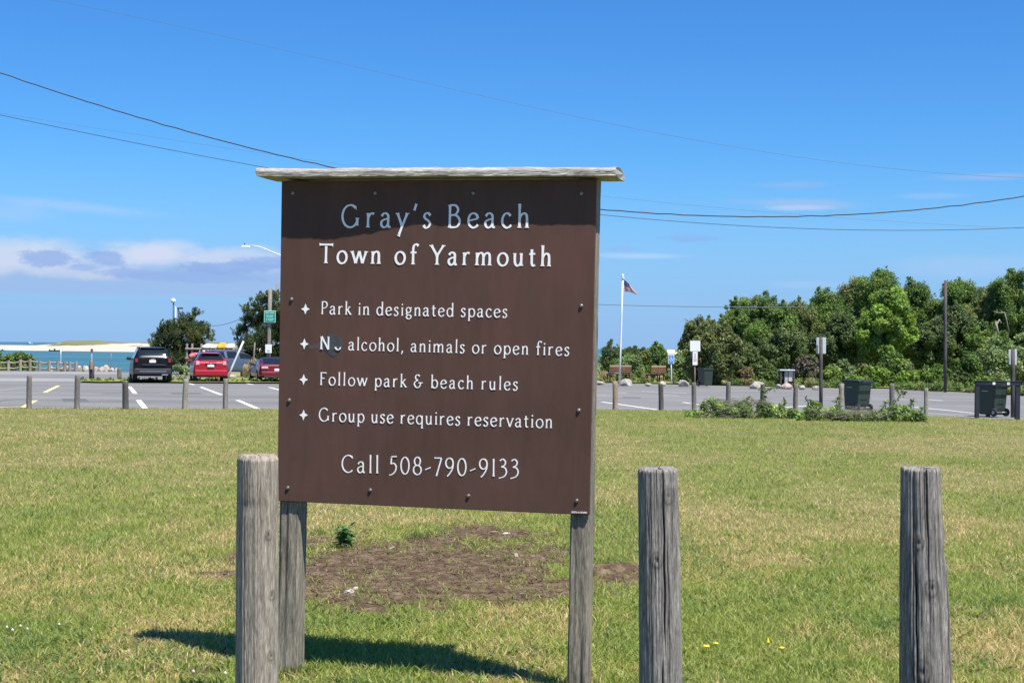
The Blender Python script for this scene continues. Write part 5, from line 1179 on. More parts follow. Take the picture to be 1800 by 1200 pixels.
# house among the shrubs
b = Vector((V(1188, 640, 150).x, 150, 0)); hs_ = empty('house', b, R(20), 'house with a pale roof showing just above the shrubs by the blue sign', 'house')
m = MB(); z1, z2 = V(1188, 622, 150).z, V(1188, 614.5, 150).z; m.add([(-1.6, -1.2, z1), (1.6, -1.2, z1), (1.6, 1.4, z1), (-1.6, 1.4, z1), (-.8, .1, z2), (.8, .1, z2)], [(0, 1, 5, 4), (2, 3, 4, 5), (1, 2, 5), (3, 0, 4), (0, 3, 2, 1)])
m.build('roof', mottled('pale_roof', (0.52, 0.46, 0.34), 0.15, 2, 0.8), hs_); MB().box(-1.4, 1.4, -1.0, 1.2, -.1, z1-.01).build('wall', mottled('cream_wall', (0.48, 0.42, 0.34), 0.15, 2, 0.8), hs_); MB().box(-.5, .3, -1.03, -1.003, 1.0, z1-.25).build('window', MT['glass'], hs_)

# boulders along the far verge
for i, (px, pb, w, h, lb, mt) in enumerate(((1100, 676, 27, 13, 'broad pale boulder under the longer bench', m_rock), (1139, 676.5, 15, 5, 'low flat boulder between the two benches', m_rockp), (1164.5, 676.5, 15, 9, 'round boulder right behind the dark timber bollard below the shorter bench', m_rock),
    (1202, 677, 24, 14, 'angular boulder between the blue sign and the tall white sign', m_rock), (1054, 674, 22, 6, 'long low boulder at the edge of the big sign', m_rock), (1331, 681, 26, 15, 'steep sided pale boulder by the dry grass tuft', m_rock),
    (1369, 681, 14, 8, 'small whitish boulder in front of the notice cabinet', m_rock), (1384, 681.5, 20, 11, 'pinkish boulder at the foot of the notice cabinet', m_rockp), (1410, 682.5, 12, 7, 'greyish boulder below the brown leafless bush', m_rock), (1434, 683, 13, 6.5, 'cream boulder beside the dark sign post', m_rock))):
    b = G(px, pb, .03); s_ = b.y/F
    rock('boulder', b, w/2*s_*1.15, w/2*s_*.8, h*s_*.62, 100+i, mt, lb, 'boulder', 'boulders along the far verge')
for i, (px, pb, w, h, lb) in enumerate(((90, 646, 7, 5, 'pale shore boulder poking up over the end of the rail fence'), (139, 646.5, 10, 7, 'greyish shore boulder at the end of the rail fence'), (150, 646, 12, 7, 'cream shore boulder touching the stout dark post'), (170, 647, 11, 7, 'shore boulder just past the stout dark post'),
    (179, 650, 12, 8, 'tan shore boulder in front of the pile'), (187, 646, 12, 9, 'largest whitish shore boulder on top of the pile'), (195, 651, 13, 8, 'split brown shore boulder at the foot of the thin stake'), (204, 650, 9, 6, 'last shore boulder before the dark car'), (119, 645, 9, 5, 'shore boulder glimpsed through the rail fence'), (109, 646, 8, 4, 'low shore boulder behind the fence rails'))):
    y_ = 101.0+(i % 3)*.6; b = V(px, pb, y_); s_ = y_/F; rock('boulder', (b.x, b.y, -.05), w/2*s_*1.15, w/2*s_*.9, max(.16, (b.z+.05)*.6+h*s_*.6), 140+i, m_rock if i % 2 == 0 else m_rockp, lb, 'boulder', 'boulders heaped on the shore')

# split rail fence
yfn = 100.0; fb = V(0, 650, yfn); fence = empty('split_rail_fence', (fb.x, yfn, 0), 0, 'weathered split rail fence along the shore', 'fence')
fp_ = [(-12, 635), (15, 633.5), (36, 631.3), (53, 631), (70, 634), (87, 634), (102, 634), (114, 635), (123, 635.5), (134, 635)]
for px, pt in fp_:
    a = V(px, pt, yfn); MB().tube([(a.x-fb.x, 0, -.05), (a.x-fb.x, 0, a.z*.5), (a.x-fb.x, 0, a.z)], .10, 8).build('post', MT['rail'], fence)
for (a_, c_), dz in zip(zip(fp_[:-1], fp_[1:]), (0, .08, .06, .0, .05, 0, .04, .0, .02)):
    for q_ in (3.5, 13.5):
        a, c = V(a_[0], a_[1]+q_, yfn), V(c_[0], c_[1]+q_, yfn); MB().tube([(a.x-fb.x, .02, max(.12, a.z)), ((a.x+c.x)/2-fb.x, .02, max(.1, (a.z+c.z)/2-dz)), (c.x-fb.x, .02, max(.12, c.z))], .06, 7).build('rail', MT['rail'], fence)
# boats
def skiff(px, py, y, L_, label, col, cab=False):
    p = V(px, py, y); t = empty('boat', (p.x, p.y, -1.92), 0, label, 'boat'); n = 9; vs = []
    for i in range(n):
        s_ = i/(n-1); x = (s_-.5)*L_; w = L_*.17*(1-max(0, (s_-.55)/.45)**2)+.02; sh = L_*.10*(1+.8*max(0, s_-.6))
        vs += [(x, -w, sh), (x, -w*.6, -.1), (x, w*.6, -.1), (x, w, sh)]
    fs = [(i*4+j, i*4+j+1, i*4+j+5, i*4+j+4) for i in range(n-1) for j in range(3)]+[(0, 1, 2, 3)]
    m = MB().add(vs, fs); m.build('hull', col, t)
    MB().box(-L_*.48, -L_*.40, -.2, .2, L_*.05, L_*.20).build('outboard_motor', MT['black'], t, bevel=.02)
    if cab: MB().taper(L_*.10, L_*.16, L_*.12, L_*.30, L_*.12, L_*.1).build('cabin', MT['white_metal'], t, bevel=.03)
    else: MB().box(-.25, .25, -.4, .4, L_*.08, L_*.24).build('console', MT['black'], t, bevel=.03)
    return t
m_hull = mottled('dark_hull', (0.05, 0.06, 0.10), 0.15, 2, 0.4)
skiff(96, 615.5, 640, 4.6, 'small dark skiff moored off the white sandbar', m_hull)
p = skiff(52.5, 601.6, 3200, 11, 'tiny white boat far out on the open sea', MT['white_metal'], True)
skiff(4, 612.5, 640, 2.6, 'little dark boat off the sandbar at the very edge of the view', m_hull)

# ------------------------------------------------------------------ overhead cables
def cable(pts, y, r_, mat, label, wob=0.0, yy=None):
    xs_ = [p[0] for p in pts]; co = np.polyfit(xs_, [p[1] for p in pts], min(3, len(pts)-1)); n = 150; out = []; xa, xb = (xs_[0]-(700 if xs_[0] < 60 else 0), xs_[-1]+(700 if xs_[-1] > 1800 else 0)); dp = np.polyder(co)
    def cy(x):
        c_ = min(max(x, xs_[0]), xs_[-1]); return np.polyval(co, c_)+np.polyval(dp, c_)*(x-c_)
    for i in range(n):
        x = xa+(xb-xa)*i/(n-1); yv = y if yy is None else yy[0]+(yy[1]-yy[0])*i/(n-1)
        p = V(x, cy(x), yv); p.z += wob*math.sin(i*2.9)*(0.6+.4*math.sin(i*1.1)); out.append(p)
    o = MB().tube(out, r_, 6).build('overhead_cable', mat, None, True, fix=False); return tag(o, label, 'cable', 'cables strung across the sky')
cable([(-60, 108), (0, 128), (150, 175), (300, 225), (450, 263), (600, 297), (1060, 369), (1250, 379.5), (1420, 380), (1600, 369), (1800, 345), (1860, 335)], 42, .017, MT['cable'], 'thickest twisted black cable, dipping lowest behind the top plank of the sign', .012)
cable([(-60, 190), (0, 202), (250, 252), (480, 298), (1060, 379), (1300, 396), (1500, 403.5), (1650, 404), (1800, 400), (1860, 397)], 43, .0085, MT['cable'], 'smooth thin dark cable running lowest across the sky')
cable([(40, -8), (300, 43), (600, 107), (900, 186), (1200, 245), (1500, 284), (1800, 311), (1860, 316)], 46, .0048, MT['thin_cable'], 'hair thin cable highest in the sky, sloping down toward the trees')
cable([(0, 199), (300, 245), (600, 290), (1060, 344), (1250, 364), (1420, 379), (1700, 397), (1860, 404)], 47, .0035, MT['thin_cable'], 'faintest cable, crossing the thick twisted one')
cable([(1000, 533), (1060, 535.3), (1170, 538), (1275, 539.5), (1420, 540)], 88, .020, MT['thin_cable'], 'short level cable passing behind the flagpole into the trees')
cable([(340, 566), (378, 572), (400, 569), (425, 559), (480, 528)], 100, .022, MT['thin_cable'], 'slack cable hanging between the two cedars')
# ------------------------------------------------------------------ trees, shrubs and cut branches
def foliage(name, parent, blobs, n, L_, W_, pal, seed, up_=0.25, mat=None, jit=0.35, shell=0.55, kind=None):
    """leaf-sized faces spread through the volume of many clumps; blobs: (x, y, z, r[, palette index])"""
    q = np.random.default_rng(seed); B = np.array([b[:4] for b in blobs], float)
    pi = np.array([b[4] if len(b) > 4 else -1 for b in blobs])
    wt = B[:, 3]**2; wt /= wt.sum(); bi = q.choice(len(B), n, p=wt)
    d = unit(q.normal(0, 1, (n, 3))); r_ = q.random(n)**shell
    lump = 1+0.35*(q.random(n)-0.5)
    P = B[bi, :3]+d*(B[bi, 3]*r_*lump)[:, None]
    D = unit(d*0.6+q.normal(0, .7, (n, 3))+np.array([0, 0, -0.15])); Nn = unit(d*0.85+q.normal(0, .45, (n, 3))+np.array([0, 0, up_*2]))
    v, f = leaf_quads(P-D*(L_*.4), D, Nn, L_*q.uniform(.6, 1.35, n), W_*q.uniform(.6, 1.35, n))
    pal = np.array(pal); ci = np.where(pi[bi] >= 0, pi[bi], (q.integers(0, len(pal), len(B)))[bi])
    tb = q.uniform(.88, 1.14, len(B))[bi]
    col = 2.35*(pal[ci]+np.array([.006, .003, .004]))*tb[:, None]*q.uniform(1-jit, 1+jit, (n, 1)); col[:, 0] *= q.uniform(.85, 1.2, n)
    o = np_mesh(name, v, f, mat or MT['leaf'], parent, np.clip(col, 0.003, .9))
    return o
def limbs(parent, H, r_, seed, targets, mat=None, lean=(0, 0), name='trunk'):
    rr = random.Random(seed); m = MB()
    pts = [Vector((lean[0]*t*t+0.12*math.sin(t*5+seed), lean[1]*t*t+.1*math.cos(t*4+seed)-.1, H*t)) for t in (0, .2, .4, .6, .8, 1)]; pts[0] = Vector((0, 0, -.1))
    m.tube(pts, [r_*1.25, r_, r_*.85, r_*.65, r_*.42, r_*.2], 9)
    for (x, y, z, rb) in targets:
        s_ = min(.9, max(.2, (z-rb)/max(H, .1)*.62)); k_ = s_*5; i = int(min(4, k_)); b = pts[i].lerp(pts[i+1], k_-i)
        e = Vector((x, y, z)); mid = b.lerp(e, .5)+Vector((rr.uniform(-.15, .15), rr.uniform(-.15, .15), -.1+rr.uniform(0, .2)))
        rl = r_*.42*(1-s_*.6); m.tube([b, mid, e], [rl, rl*.7, rl*.3], 6)
    return m.build(name, mat or MT['bark'], parent, True)
GRN = [(.060, .105, .022), (.075, .125, .024), (.048, .088, .022), (.088, .130, .028)]
OLV = [(.085, .105, .030), (.070, .090, .026), (.105, .125, .040), (.055, .075, .024)]
BRT = [(.112, .170, .026), (.126, .186, .032), (.094, .148, .025), (.076, .120, .023)]
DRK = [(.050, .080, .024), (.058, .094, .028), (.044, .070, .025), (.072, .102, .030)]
PAL = [(.110, .155, .055), (.090, .130, .045), (.130, .170, .070), (.065, .100, .032)]
def tree(px, pt, hwpx, y, pal, seed, label, n=15000, low=.10, nb=95, L_=.135, W_=.088, lean=0, name='broadleaf_tree', cat='tree', group='trees along the far verge', trunkmat=None, bare=False):
    y = y+9 if y < 120 else y; b = V(px, 640, y); hw = hwpx*y/F; H = V(px, pt, y).z; rr = random.Random(seed)
    t = empty(name, (b.x, y, 0), 0, label, cat, group); bl = []; n = int(n*2.5)
    zc = H*(low+1)/2; hz = H*(1-low)/2
    for i in range(nb):
        a = rr.uniform(0, 6.28); u_ = rr.uniform(-1, 1); k_ = rr.uniform(.45, .92)
        w = math.sqrt(1-u_*u_)*(0.78+.35*(1-abs(u_)))
        rb = hw*rr.uniform(.14, .30)
        bl.append((math.cos(a)*w*k_*hw+lean*u_, math.sin(a)*w*k_*hw*.85, zc+u_*k_*hz*.96, rb))
    zt = max(q[2]+q[3]*.8 for q in bl)
    bl = [(q[0], q[1], H*low+(q[2]-H*low)*(H*.965-H*low)/(zt-H*low), q[3]) for q in bl]
    big = sorted(bl, key=lambda q: -q[3])[:9]
    for i in range(44):                           # sprigs that break the outline
        q = rr.choice(bl); d = Vector((q[0], q[1]*.6, q[2]-zc)); d = d/(d.length+.01)
        d = (d+Vector((rr.uniform(-.4, .4), rr.uniform(-.4, .4), rr.uniform(0, .5)))).normalized(); e = q[3]*rr.uniform(.9, 1.4)
        bl.append((q[0]+d.x*e, q[1]+d.y*e, min(H*1.01, q[2]+d.z*e), hw*rr.uniform(.045, .10)))
    foliage('crown', t, bl, n, L_, W_, pal, seed)
    limbs(t, H*.82, max(.07, H*.022), seed, big, trunkmat, (lean, 0)); return t
tr_ = [
    (1232, 552, 36, 80, OLV, 1, 'lowest olive tree, its thin top behind the blue sign and tall white sign', dict(n=10000)),
    (1262, 566, 50, 74, OLV, 2, 'broad olive green tree right behind the far dark bin', dict(n=16000, low=.02)),
    (1300, 518, 46, 88, GRN, 3, 'mid green tree rising just behind the broad olive one', {}),
    (1345, 513, 52, 84, GRN, 4, 'rounded green tree directly above the steep sided pale boulder', dict(n=18000)),
    (1402, 524, 48, 87, OLV, 5, 'dull olive tree directly above the notice cabinet', {}),
    (1450, 503, 52, 90, GRN, 6, 'green tree directly behind the dark post between the heaps of branches', {}),
    (1498, 480, 46, 92, OLV, 7, 'greyish green tree with a loose open top beside the tallest bright tree', dict(n=12000)),
    (1545, 467, 56, 88, GRN, 8, 'tall green tree peaking above the wheeled bin', dict(n=19000)),
    (1556, 498, 50, 77, BRT, 9, 'brightest yellow green tree in front of the wood, above the wheeled bin', dict(n=18000, low=.06, L_=.16, W_=.11)),
    (1612, 486, 46, 88, GRN, 10, 'green tree just to the near side of the tall bare timber pole', {}),
    (1632, 560, 38, 80, DRK, 11, 'dark shaded tree at the foot of the tall bare timber pole', dict(n=11000)),
    (1692, 486, 50, 86, GRN, 12, 'green tree just past the tall bare timber pole', {}),
    (1738, 492, 44, 83, OLV, 13, 'olive tree behind the bin stand with a bare pale branch', {}),
    (1790, 466, 60, 82, GRN, 14, 'tall green tree at the very end of the row with a spire poking up', dict(n=19000)),
    (1860, 452, 60, 86, GRN, 15, 'tree at the end of the row, mostly out of view', dict(n=12000)),
    (1672, 530, 42, 80, DRK, 16, 'dark green tree filling the gap beside the tall bare timber pole', dict(n=12000)),
    (1480, 545, 48, 80, DRK, 17, 'dark low tree between the notice cabinet and the brightest tree', dict(n=13000)),
    (1378, 575, 46, 80, DRK, 18, 'dark low tree overhanging the notice cabinet', dict(n=13000, low=.2)),
    (1735, 560, 44, 79, GRN, 19, 'leafy low tree right above the dark bin stand', dict(n=13000)),
    (1305, 600, 34, 77, DRK, 20, 'dark low tree between the broad olive tree and the steep sided boulder', dict(n=9000))]
for px, pt, hw, y, pal, sd, lb, kw_ in tr_: tree(px, pt, hw, y, pal, 200+sd, lb, **kw_)
def plant(name, blobs, y, n, L_, W_, pal, seed, label, cat, group=None, twigs=10, tw=.012, zfl=None, up_=.25, part='foliage'):
    """a shrub given by its clumps as seen from the car park: pixel centre and pixel radius at depth y"""
    c = sum(b[0] for b in blobs)/len(blobs); o0 = Vector((V(c, 640, y).x, y, 0)); t = empty(name, o0, 0, label, cat, group); rr = random.Random(seed); bl = []
    for b in blobs:
        dy = rr.uniform(-.5, .5)*b[2]*y/F; p = V(b[0], b[1], y+dy)-o0; bl.append((p.x, p.y, p.z, b[2]*y/F)+tuple(b[3:4]))
    foliage(part, t, bl, n, L_, W_, pal, seed, up_)
    m = MB()
    for i in range(twigs):
        q = rr.choice(bl); s_ = Vector((q[0]*.35+rr.uniform(-.2, .2), q[1]*.3, -.05)); e = Vector((q[0]+rr.uniform(-1, 1)*q[3]*.6, q[1]+rr.uniform(-1, 1)*q[3]*.6, q[2]+q[3]*rr.uniform(.2, .95)))
        m.tube([s_, s_.lerp(e, .55)+Vector((0, 0, .08)), e], [tw*2, tw*1.3, tw*.6], 5)
    m.build('stem', MT['bark'], t, True); return t, bl, o0
def bush(px, py, rx, ry, y, pal, seed, label, n=6000, L_=.15, W_=.09, **k_):
    rr = random.Random(seed); bl = []
    for i in range(15):
        a = rr.uniform(0, 6.28); u_ = rr.random()**.5*.72; bl.append((px+math.cos(a)*u_*rx, py+math.sin(a)*u_*ry, min(rx, ry)*rr.uniform(.28, .5)))
    for i in range(8):
        a = rr.uniform(3.3, 6.1); bl.append((px+math.cos(a)*rx*.95, py+math.sin(a)*ry*.95, min(rx, ry)*rr.uniform(.1, .2)))
    return plant('shrub', bl, y, n, L_, W_, pal, seed, label, 'shrub', 'shrubs along the far verge', **k_)
DED = [(.085, .075, .052), (.070, .075, .040), (.105, .090, .065), (.050, .065, .028)]
TAN = [(.17, .13, .07), (.13, .12, .055), (.20, .16, .09), (.09, .10, .035)]
for a in ((1420, 651, 27, 24, 82.0, DED, 1, 'brown half dead bush beside the notice cabinet'), (1458, 662, 20, 17, 81.5, BRT, 2, 'bright green low bush at the foot of the dark sign post'),
          (1482, 655, 20, 22, 82.5, PAL, 3, 'pale green bush next to the bright low one, left of the wheeled bin'), (1540, 662, 26, 18, 81.5, BRT, 4, 'yellow green bush right beside the lid of the wheeled bin'),
          (1572, 650, 28, 28, 82.5, GRN, 5, 'leafy green bush under the brightest tree'), (1604, 668, 30, 17, 80.5, BRT, 6, 'low bright bush behind the timber bollard with green sprigs'),
          (1644, 663, 30, 22, 80.5, GRN, 7, 'green bush around the foot of the tall bare timber pole'), (1684, 670, 26, 17, 79.5, DRK, 8, 'dark low bush between the tall bare timber pole and the bin stand'),
          (1708, 648, 32, 30, 81.5, GRN, 9, 'rounded green bush beside the bin stand'), (1752, 640, 36, 46, 78.5, PAL, 10, 'tall pale leafy bush towering over the bin stand'),
          (1800, 640, 34, 52, 79.5, PAL, 11, 'pale leafy bush at the right end behind the sign post'), (1732, 676, 34, 13, 76.5, BRT, 12, 'weedy low bush seen above the road behind the bin stand'),
          (1312, 662, 13, 16, 82.5, TAN, 13, 'tuft of dry tan grass beside the steep sided boulder'), (1345, 652, 26, 22, 84.5, DRK, 14, 'dark shaded bush behind the steep sided boulder'),
          (1510, 672, 26, 12, 80.5, BRT, 15, 'weedy bush hidden low behind the wheeled bin'), (1222, 650, 20, 24, 83.5, OLV, 16, 'dull olive bush behind the post of the tall white sign')):
    bush(*a)
SH = 'shrubs behind the benches'
plant('shrub', [(1072, 604, 5), (1075, 598, 3), (1070, 612, 6), (1080, 611, 3), (1085, 606, 2), (1064, 617, 8), (1080, 620, 9), (1066, 634, 12), (1082, 640, 13), (1070, 652, 13)], 93, 9000, .11, .05, DRK, 31, 'small dark conifer with a bent tip behind the longer bench', 'shrub', SH)
plant('shrub', [(1098, 638, 11), (1108, 632, 11), (1118, 636, 11), (1104, 650, 14), (1120, 650, 13), (1094, 655, 11)], 91, 8000, .13, .08, PAL, 32, 'light green shrub between the flagpole and the shorter bench', 'shrub', SH)
plant('shrub', [(1128, 628, 11), (1138, 623, 9), (1134, 643, 14), (1145, 636, 11), (1130, 656, 12)], 95, 8000, .13, .08, OLV, 33, 'olive shrub behind the gap between the two benches', 'shrub', SH)
plant('shrub', [(1150, 613, 7), (1153, 603, 3.5), (1149, 607, 3), (1160, 612, 7), (1165, 622, 9), (1155, 626, 11), (1162, 640, 14), (1148, 650, 13), (1164, 656, 12)], 93, 9000, .13, .08, GRN, 34, 'tallest shrub, with a tufted tip, behind the shorter bench', 'shrub', SH)
plant('shrub', [(1172, 638, 9), (1182, 648, 12), (1192, 636, 10), (1196, 652, 13), (1176, 658, 12), (1204, 662, 11), (1207, 640, 12)], 92, 9000, .13, .085, PAL, 35, 'pale leafy shrub around the post of the blue sign', 'shrub', SH)
plant('shrub', [(1062, 660, 9), (1085, 662, 9), (1110, 664, 9), (1135, 664, 9), (1160, 665, 8), (1185, 667, 8)], 89, 7000, .10, .03, [(.15, .145, .06), (.10, .12, .04), (.22, .19, .10)], 36, 'strip of rough tall weeds under and behind the benches', 'shrub', SH, twigs=4)
for i, (px, pt, hw, y, lb) in enumerate(((1092, 612, 14, 150, 'dark distant treetop just past the flagpole'), (1112, 611, 15, 158, 'dark distant treetop between the flagpole and the tufted shrub'), (1128, 613, 12, 165, 'greyer distant treetop beside the tufted shrub'), (1184, 617, 14, 170, 'dark distant treetop above the blue sign'), (1200, 611, 10, 175, 'small dark distant treetop beside the olive trees'))):
    tree(px, pt, hw, y, DRK, 300+i, lb, n=3500, low=.05, nb=20, L_=.3, W_=.2, group='distant trees beyond the benches')
# the wood behind, and the low thicket behind the sign, each one mass
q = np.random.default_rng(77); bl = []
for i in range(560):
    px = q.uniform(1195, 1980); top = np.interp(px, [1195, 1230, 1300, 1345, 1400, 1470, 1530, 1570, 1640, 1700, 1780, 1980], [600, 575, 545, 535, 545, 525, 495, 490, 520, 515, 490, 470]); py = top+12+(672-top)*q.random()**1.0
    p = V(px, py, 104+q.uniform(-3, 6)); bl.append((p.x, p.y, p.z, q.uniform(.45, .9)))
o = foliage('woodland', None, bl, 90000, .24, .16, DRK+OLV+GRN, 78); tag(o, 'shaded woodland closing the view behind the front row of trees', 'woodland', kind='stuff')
bl = []
for i in range(160):
    px = q.uniform(505, 1075); p = V(px, q.uniform(632, 662), 104+q.uniform(-4, 8)); bl.append((p.x, p.y, max(.3, p.z), q.uniform(.4, .9)))
o = foliage('thicket', None, bl, 16000, .22, .14, DRK+OLV, 79); tag(o, 'low thicket beyond the car park behind the big sign', 'thicket', kind='stuff')
# bare pale branches and a spire among the trees at the right end
m = MB(); y_ = 85
for pts, r_ in (([(1748, 578), (1752, 570), (1757, 562), (1760, 568)], .05), ([(1747, 548), (1757, 550), (1766, 549)], .03), ([(1766, 549), (1770, 565), (1774, 585)], .025), ([(1750, 566), (1753, 578), (1755, 592)], .06)):
    m.tube([V(a, b_, y_) for a, b_ in pts], r_, 6)
o = m.build('bare_branch', MT['pale_post'], None, True); tag(o, 'bare pale dead branches showing among the leaves above the bin stand', 'branch')

# cedars at the shore end
CED = [(.040, .058, .020), (.055, .070, .024), (.075, .088, .026), (.030, .045, .020)]
def cedar(blobs, y, base_px, seed, label, wind, n_sp, name='cedar_tree'):
    o0 = Vector((V(base_px, 640, y).x, y, 0)); t = empty(name, o0, 0, label, 'tree', 'wind bent cedars by the shore'); q = np.random.default_rng(seed)
    P = []; D = []; C = []; k_ = y/F; bl = []
    for (px, py, r_) in blobs:
        p = V(px, py, y+q.uniform(-.7, .7))-o0; bl.append((p.x, p.y, p.z, r_*k_))
    foliage('crown', t, [(a, b, c, d*.86) for a, b, c, d in bl], int(n_sp*34), .13, .05, CED, seed+1, .3)
    ar = np.array([b[3]**2 for b in bl]); ar /= ar.sum()
    for i in range(n_sp):
        b = bl[q.choice(len(bl), p=ar)]; d = unit(q.normal(0, 1, 3)); d[1] *= .8
        ax = unit(d*0.9+np.array(wind)+q.normal(0, .25, 3)); s0 = np.array(b[:3])+d*b[3]*.62; Ls = q.uniform(.35, .62)*(.55+b[3]*.6); nl = 30; t_ = q.random(nl); wd = (.10+.06*q.random())*(1-t_*.8)
        off = unit(q.normal(0, 1, (nl, 3)))*wd[:, None]; P.append(s0+ax*(t_*Ls)[:, None]+off*.7); D.append(unit(ax*1.0+off*5)); C.append(np.repeat((np.array(CED)[q.integers(0, 4)]*q.uniform(.75, 1.5))[None], nl, 0))
    P = np.concatenate(P); D = np.concatenate(D); C = np.concatenate(C); n = len(P)
    v, f = leaf_quads(P, D, unit(q.normal(0, .5, (n, 3))+np.array([0, -.3, 1])), q.uniform(.09, .17, n), q.uniform(.035, .06, n))
    o = np_mesh('sprays', v, f, MT['leaf'], t, 2.0*C*q.uniform(.75, 1.25, (n, 1)))
    limbs(t, max(b[2] for b in bl)*.8, .12, seed, [b for b in sorted(bl, key=lambda b: -b[3])[:10]], None, (wind[0]*.5, 0)); return t
cedar([(274, 610, 12), (280, 592, 10), (288, 577, 8), (295, 566, 5), (294, 584, 11), (305, 592, 17), (312, 575, 12), (319, 563, 7), (328, 572, 13), (335, 560, 8), (341, 552, 5), (349, 550, 4), (338, 588, 17), (351, 577, 10), (360, 583, 7), (367, 592, 5), (372, 596, 4), (366, 578, 4),
       (352, 602, 11), (318, 611, 18), (288, 613, 15), (340, 615, 14), (326, 630, 13), (300, 630, 15), (280, 628, 10), (272, 622, 8)], 96, 318, 51, 'bushy wind bent cedar behind the dark car and the kayak rack', (.45, 0, .55), 620)
cedar([(424, 604, 9), (419, 586, 6), (428, 578, 10), (433, 560, 9), (430, 543, 5), (442, 548, 9), (444, 535, 5), (452, 524, 4), (455, 540, 9), (464, 527, 8), (470, 514, 5), (474, 528, 9), (450, 568, 15), (466, 556, 15), (480, 545, 12), (486, 522, 7), (440, 606, 16), (460, 596, 18), (480, 585, 18),
       (432, 626, 12), (450, 630, 16), (475, 620, 18), (430, 642, 11), (448, 648, 12), (488, 560, 14), (500, 590, 18), (500, 545, 14), (505, 620, 18), (494, 640, 16)], 90, 468, 57, 'tall dark cedar behind the timber pole with the green sign', (.18, 0, .75), 760)
plant('shrub', [(436, 648, 9), (446, 640, 10), (456, 648, 10), (448, 655, 9), (432, 656, 7), (462, 640, 8)], 84, 4500, .16, .025, [(.20, .17, .08), (.13, .14, .05), (.26, .21, .11)], 61, 'tall rough grass and brush at the foot of the tall dark cedar', 'shrub', None, twigs=14)
plant('shrub', [(5, 634, 9), (16, 630, 8), (27, 628, 8), (38, 627, 9), (49, 629, 8), (57, 636, 7), (22, 640, 10), (40, 641, 10), (4, 645, 9), (55, 645, 8), (-12, 636, 12), (0, 621, 3)], 101.5, 9000, .15, .09, GRN, 62, 'green bush growing behind the split rail fence', 'shrub', None)
plant('shrub', [(302, 648, 5), (312, 646, 6), (324, 648, 6), (336, 650, 5), (345, 652, 4), (296, 652, 4)], 88, 2600, .12, .06, PAL, 63, 'low pale weeds under the wind bent cedar', 'shrub', None, twigs=3)

# cut branches heaped on the grass edge
LV = [(.150, .220, .055), (.120, .180, .048), (.190, .245, .095), (.085, .130, .038)]
GRY = (.16, .14, .11)
def heap(blobs, y, n, seed, label, twigspan, sprigs, zr=(704, 733)):
    t, bl, o0 = plant('branch_pile', blobs, y, int(n*1.9), .135, .06, LV, seed, label, 'branches', 'heaps of cut branches on the grass edge', twigs=26, tw=.007, part='leaves')
    rr = random.Random(seed); m = MB()
    for i in range(150):
        px = rr.uniform(*twigspan); p = V(px, rr.uniform(*zr), y+rr.uniform(-.5, .4))-o0; a = rr.uniform(-.5, .5)+(math.pi if rr.random() < .5 else 0); L_ = rr.uniform(.25, .8)
        e = p+Vector((math.cos(a)*L_, rr.uniform(-.25, .25), math.sin(a)*L_*.5)); mid = p.lerp(e, .5)+Vector((0, 0, rr.uniform(.0, .12)))
        for z in (p, mid, e): z.z = max(.02, z.z)
        m.tube([p, mid, e], [.006, .004, .0025], 4)
    m.build('twigs', mottled('grey_twigs', GRY, .35, 6, .9), t)
    P = []; D = []; m = MB()
    for pts in sprigs:
        w = [V(a, b_, y)-o0 for a, b_ in pts]; m.tube(w, .010, 5)
        for i in range(30):
            k_ = rr.random()**.7*(len(w)-1); j = min(len(w)-2, int(k_)); p = w[j].lerp(w[j+1], k_-j); P.append(p+Vector((rr.gauss(0, .03), rr.gauss(0, .05), rr.gauss(0, .03)))); D.append((rr.gauss(0, 1), rr.gauss(0, 1), rr.gauss(-.2, .7)))
    P = np.array(P); D = unit(np.array(D)); q = np.random.default_rng(seed); k_ = len(P)
    v, f = leaf_quads(P, D, unit(q.normal(0, .6, (k_, 3))+np.array([0, -.4, .8])), q.uniform(.08, .16, k_), q.uniform(.035, .06, k_)); np_mesh('sprig_leaves', v, f, MT['leaf'], t, np.array(LV)[q.integers(0, 3, k_)]*q.uniform(.7, 1.3, (k_, 1)))
    m.build('sprig_stems', MT['bark'], t)
def pile(prof, n, seed):
    q = np.random.default_rng(seed); o = []
    for i in range(n):
        px = q.uniform(prof[0][0], prof[-1][0]); top = np.interp(px, [p[0] for p in prof], [p[1] for p in prof]); r_ = q.uniform(3.4, 7.6); top -= 4; o.append((px, top+r_*.8+(738-top-r_*.8)*q.random()**1.3, r_))
    return o
heap(pile([(1210, 731), (1222, 722), (1234, 709), (1250, 703), (1264, 712), (1290, 714), (1306, 709), (1318, 705), (1334, 709), (1352, 712), (1372, 714), (1388, 723), (1412, 730)], 80, 5), 42.2, 13000, 71,
     'longer leafy heap of cut branches with bare grey twigs', (1236, 1325), [[(1352, 722), (1346, 706), (1343, 690), (1336, 681)], [(1343, 690), (1352, 684), (1362, 678)], [(1366, 724), (1376, 712), (1380, 706)], [(1238, 716), (1250, 706), (1262, 703)], [(1300, 715), (1312, 704), (1318, 700)], [(1222, 728), (1212, 724), (1206, 722)]])
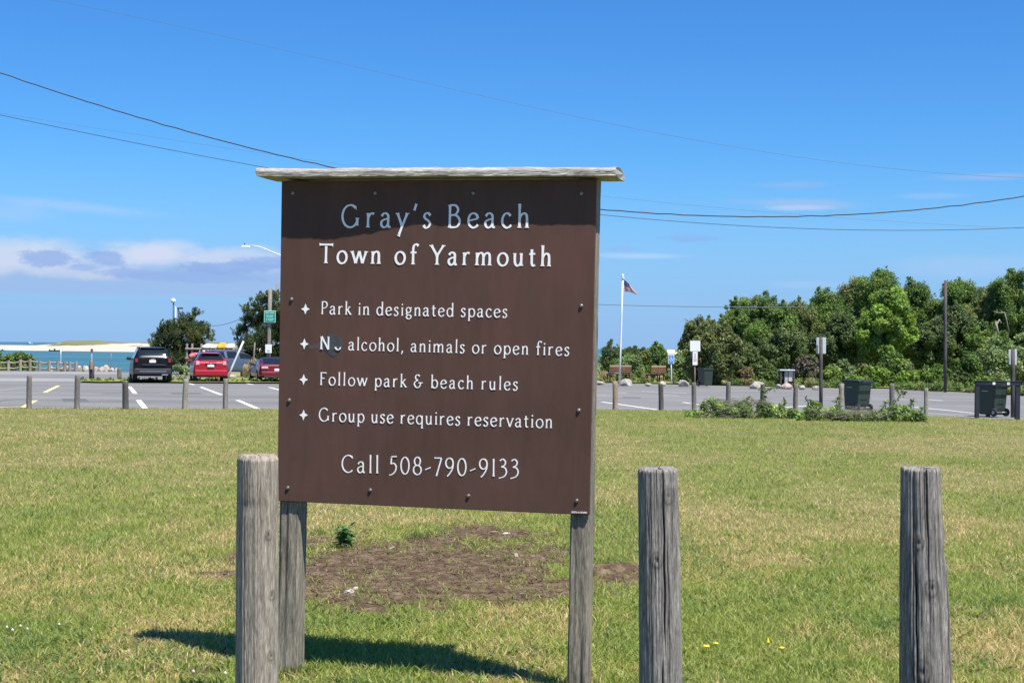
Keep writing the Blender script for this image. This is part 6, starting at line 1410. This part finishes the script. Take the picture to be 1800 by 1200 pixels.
heap(pile([(1406, 730), (1418, 719), (1432, 709), (1448, 713), (1468, 714), (1480, 724), (1500, 729), (1530, 729), (1552, 724), (1568, 717), (1584, 717), (1600, 721), (1622, 733)], 76, 9), 41.2, 12500, 72,
     'shorter leafy heap of cut branches reaching past the wheeled bin', (1440, 1560), zr=(722, 735), sprigs=[[(1560, 724), (1574, 706), (1582, 694), (1576, 682)], [(1582, 694), (1590, 690), (1588, 684)], [(1598, 726), (1602, 712), (1604, 702)], [(1545, 724), (1556, 710), (1566, 704)], [(1474, 720), (1470, 706), (1476, 694)], [(1430, 714), (1424, 704), (1416, 700)], [(1608, 726), (1620, 722), (1624, 714)]])
q = np.random.default_rng(91); bl = []
for i in range(330):
    px = q.uniform(1040, 1960); e = np.interp(px, [p[0] for p in far_edge], [p[1] for p in far_edge]); p = G(px, e, .0); dpt = q.random()**1.3*7; s_ = q.uniform(.12, .34)*(1 if px > 1290 else .5)
    if q.random() < (.75 if px > 1290 else .45): bl.append((p.x*(1+dpt/p.y), p.y+.35+dpt, s_*.5+.03, s_))
for i in range(110):
    px = q.uniform(140, 500); p = G(px, np.interp(px, [138, 175, 235, 330, 490], [668.6, 669.6, 669.3, 670.2, 670.8])-q.random()**2*4.5, .045); s_ = q.uniform(.05, .13); bl.append((p.x, p.y, .05+s_*.3, s_))
o = foliage('weeds', None, bl, 33000, .13, .055, GRN+OLV+[(.12, .13, .045)], 92, .35); tag(o, 'low weeds and rough grass fringing the far side of the car park', 'weeds', kind='stuff')
# tufts of longer grass at the foot of the posts and along the verges
def tufts(name, pts, n, hgt, wid, seed, label, col):
    q = np.random.default_rng(seed); X = []
    for (x, y, r_, z) in pts:
        k_ = n; a = q.random(k_)*6.28; rr_ = r_*q.random(k_)**.5; X.append(np.stack([x+np.cos(a)*rr_, y+np.sin(a)*rr_*.8, np.full(k_, z)], -1))
    X = np.concatenate(X); k_ = len(X); D = unit(np.stack([q.normal(0, .45, k_), q.normal(0, .45, k_), np.ones(k_)], -1)); L_ = hgt*q.uniform(.4, 1.2, k_)
    v, f = leaf_quads(X, D, unit(q.normal(0, 1, (k_, 3))), L_, np.full(k_, wid)); c = np.array(col)[q.integers(0, len(col), k_)]*q.uniform(.7, 1.3, (k_, 1))
    o = np_mesh(name, v, f, MT['blade'], None, c); tag(o, label, 'grass', kind='stuff')
bs_ = base
pts = []
for o_, xx in ((pl_, (xl+lx1)/2+.01), (pr, (rx0+xr)/2)):
    p = SMW @ Vector((xx, .085, 0)); pts += [(p.x+.10*math.cos(a), p.y+.10*math.sin(a), .04, -.01) for a in np.linspace(3.3, 6.1, 7)]
for px, py in ((740, 948), (725, 950), (745, 943), (560, 940)): p = G(px, py); pts.append((p.x, p.y, .09, 0))
tufts('grass_tuft', pts, 60, .085, .007, 5, 'taller grass at the feet of the sign posts', [(.13, .20, .035), (.19, .24, .05), (.10, .16, .03), (.34, .28, .13)])
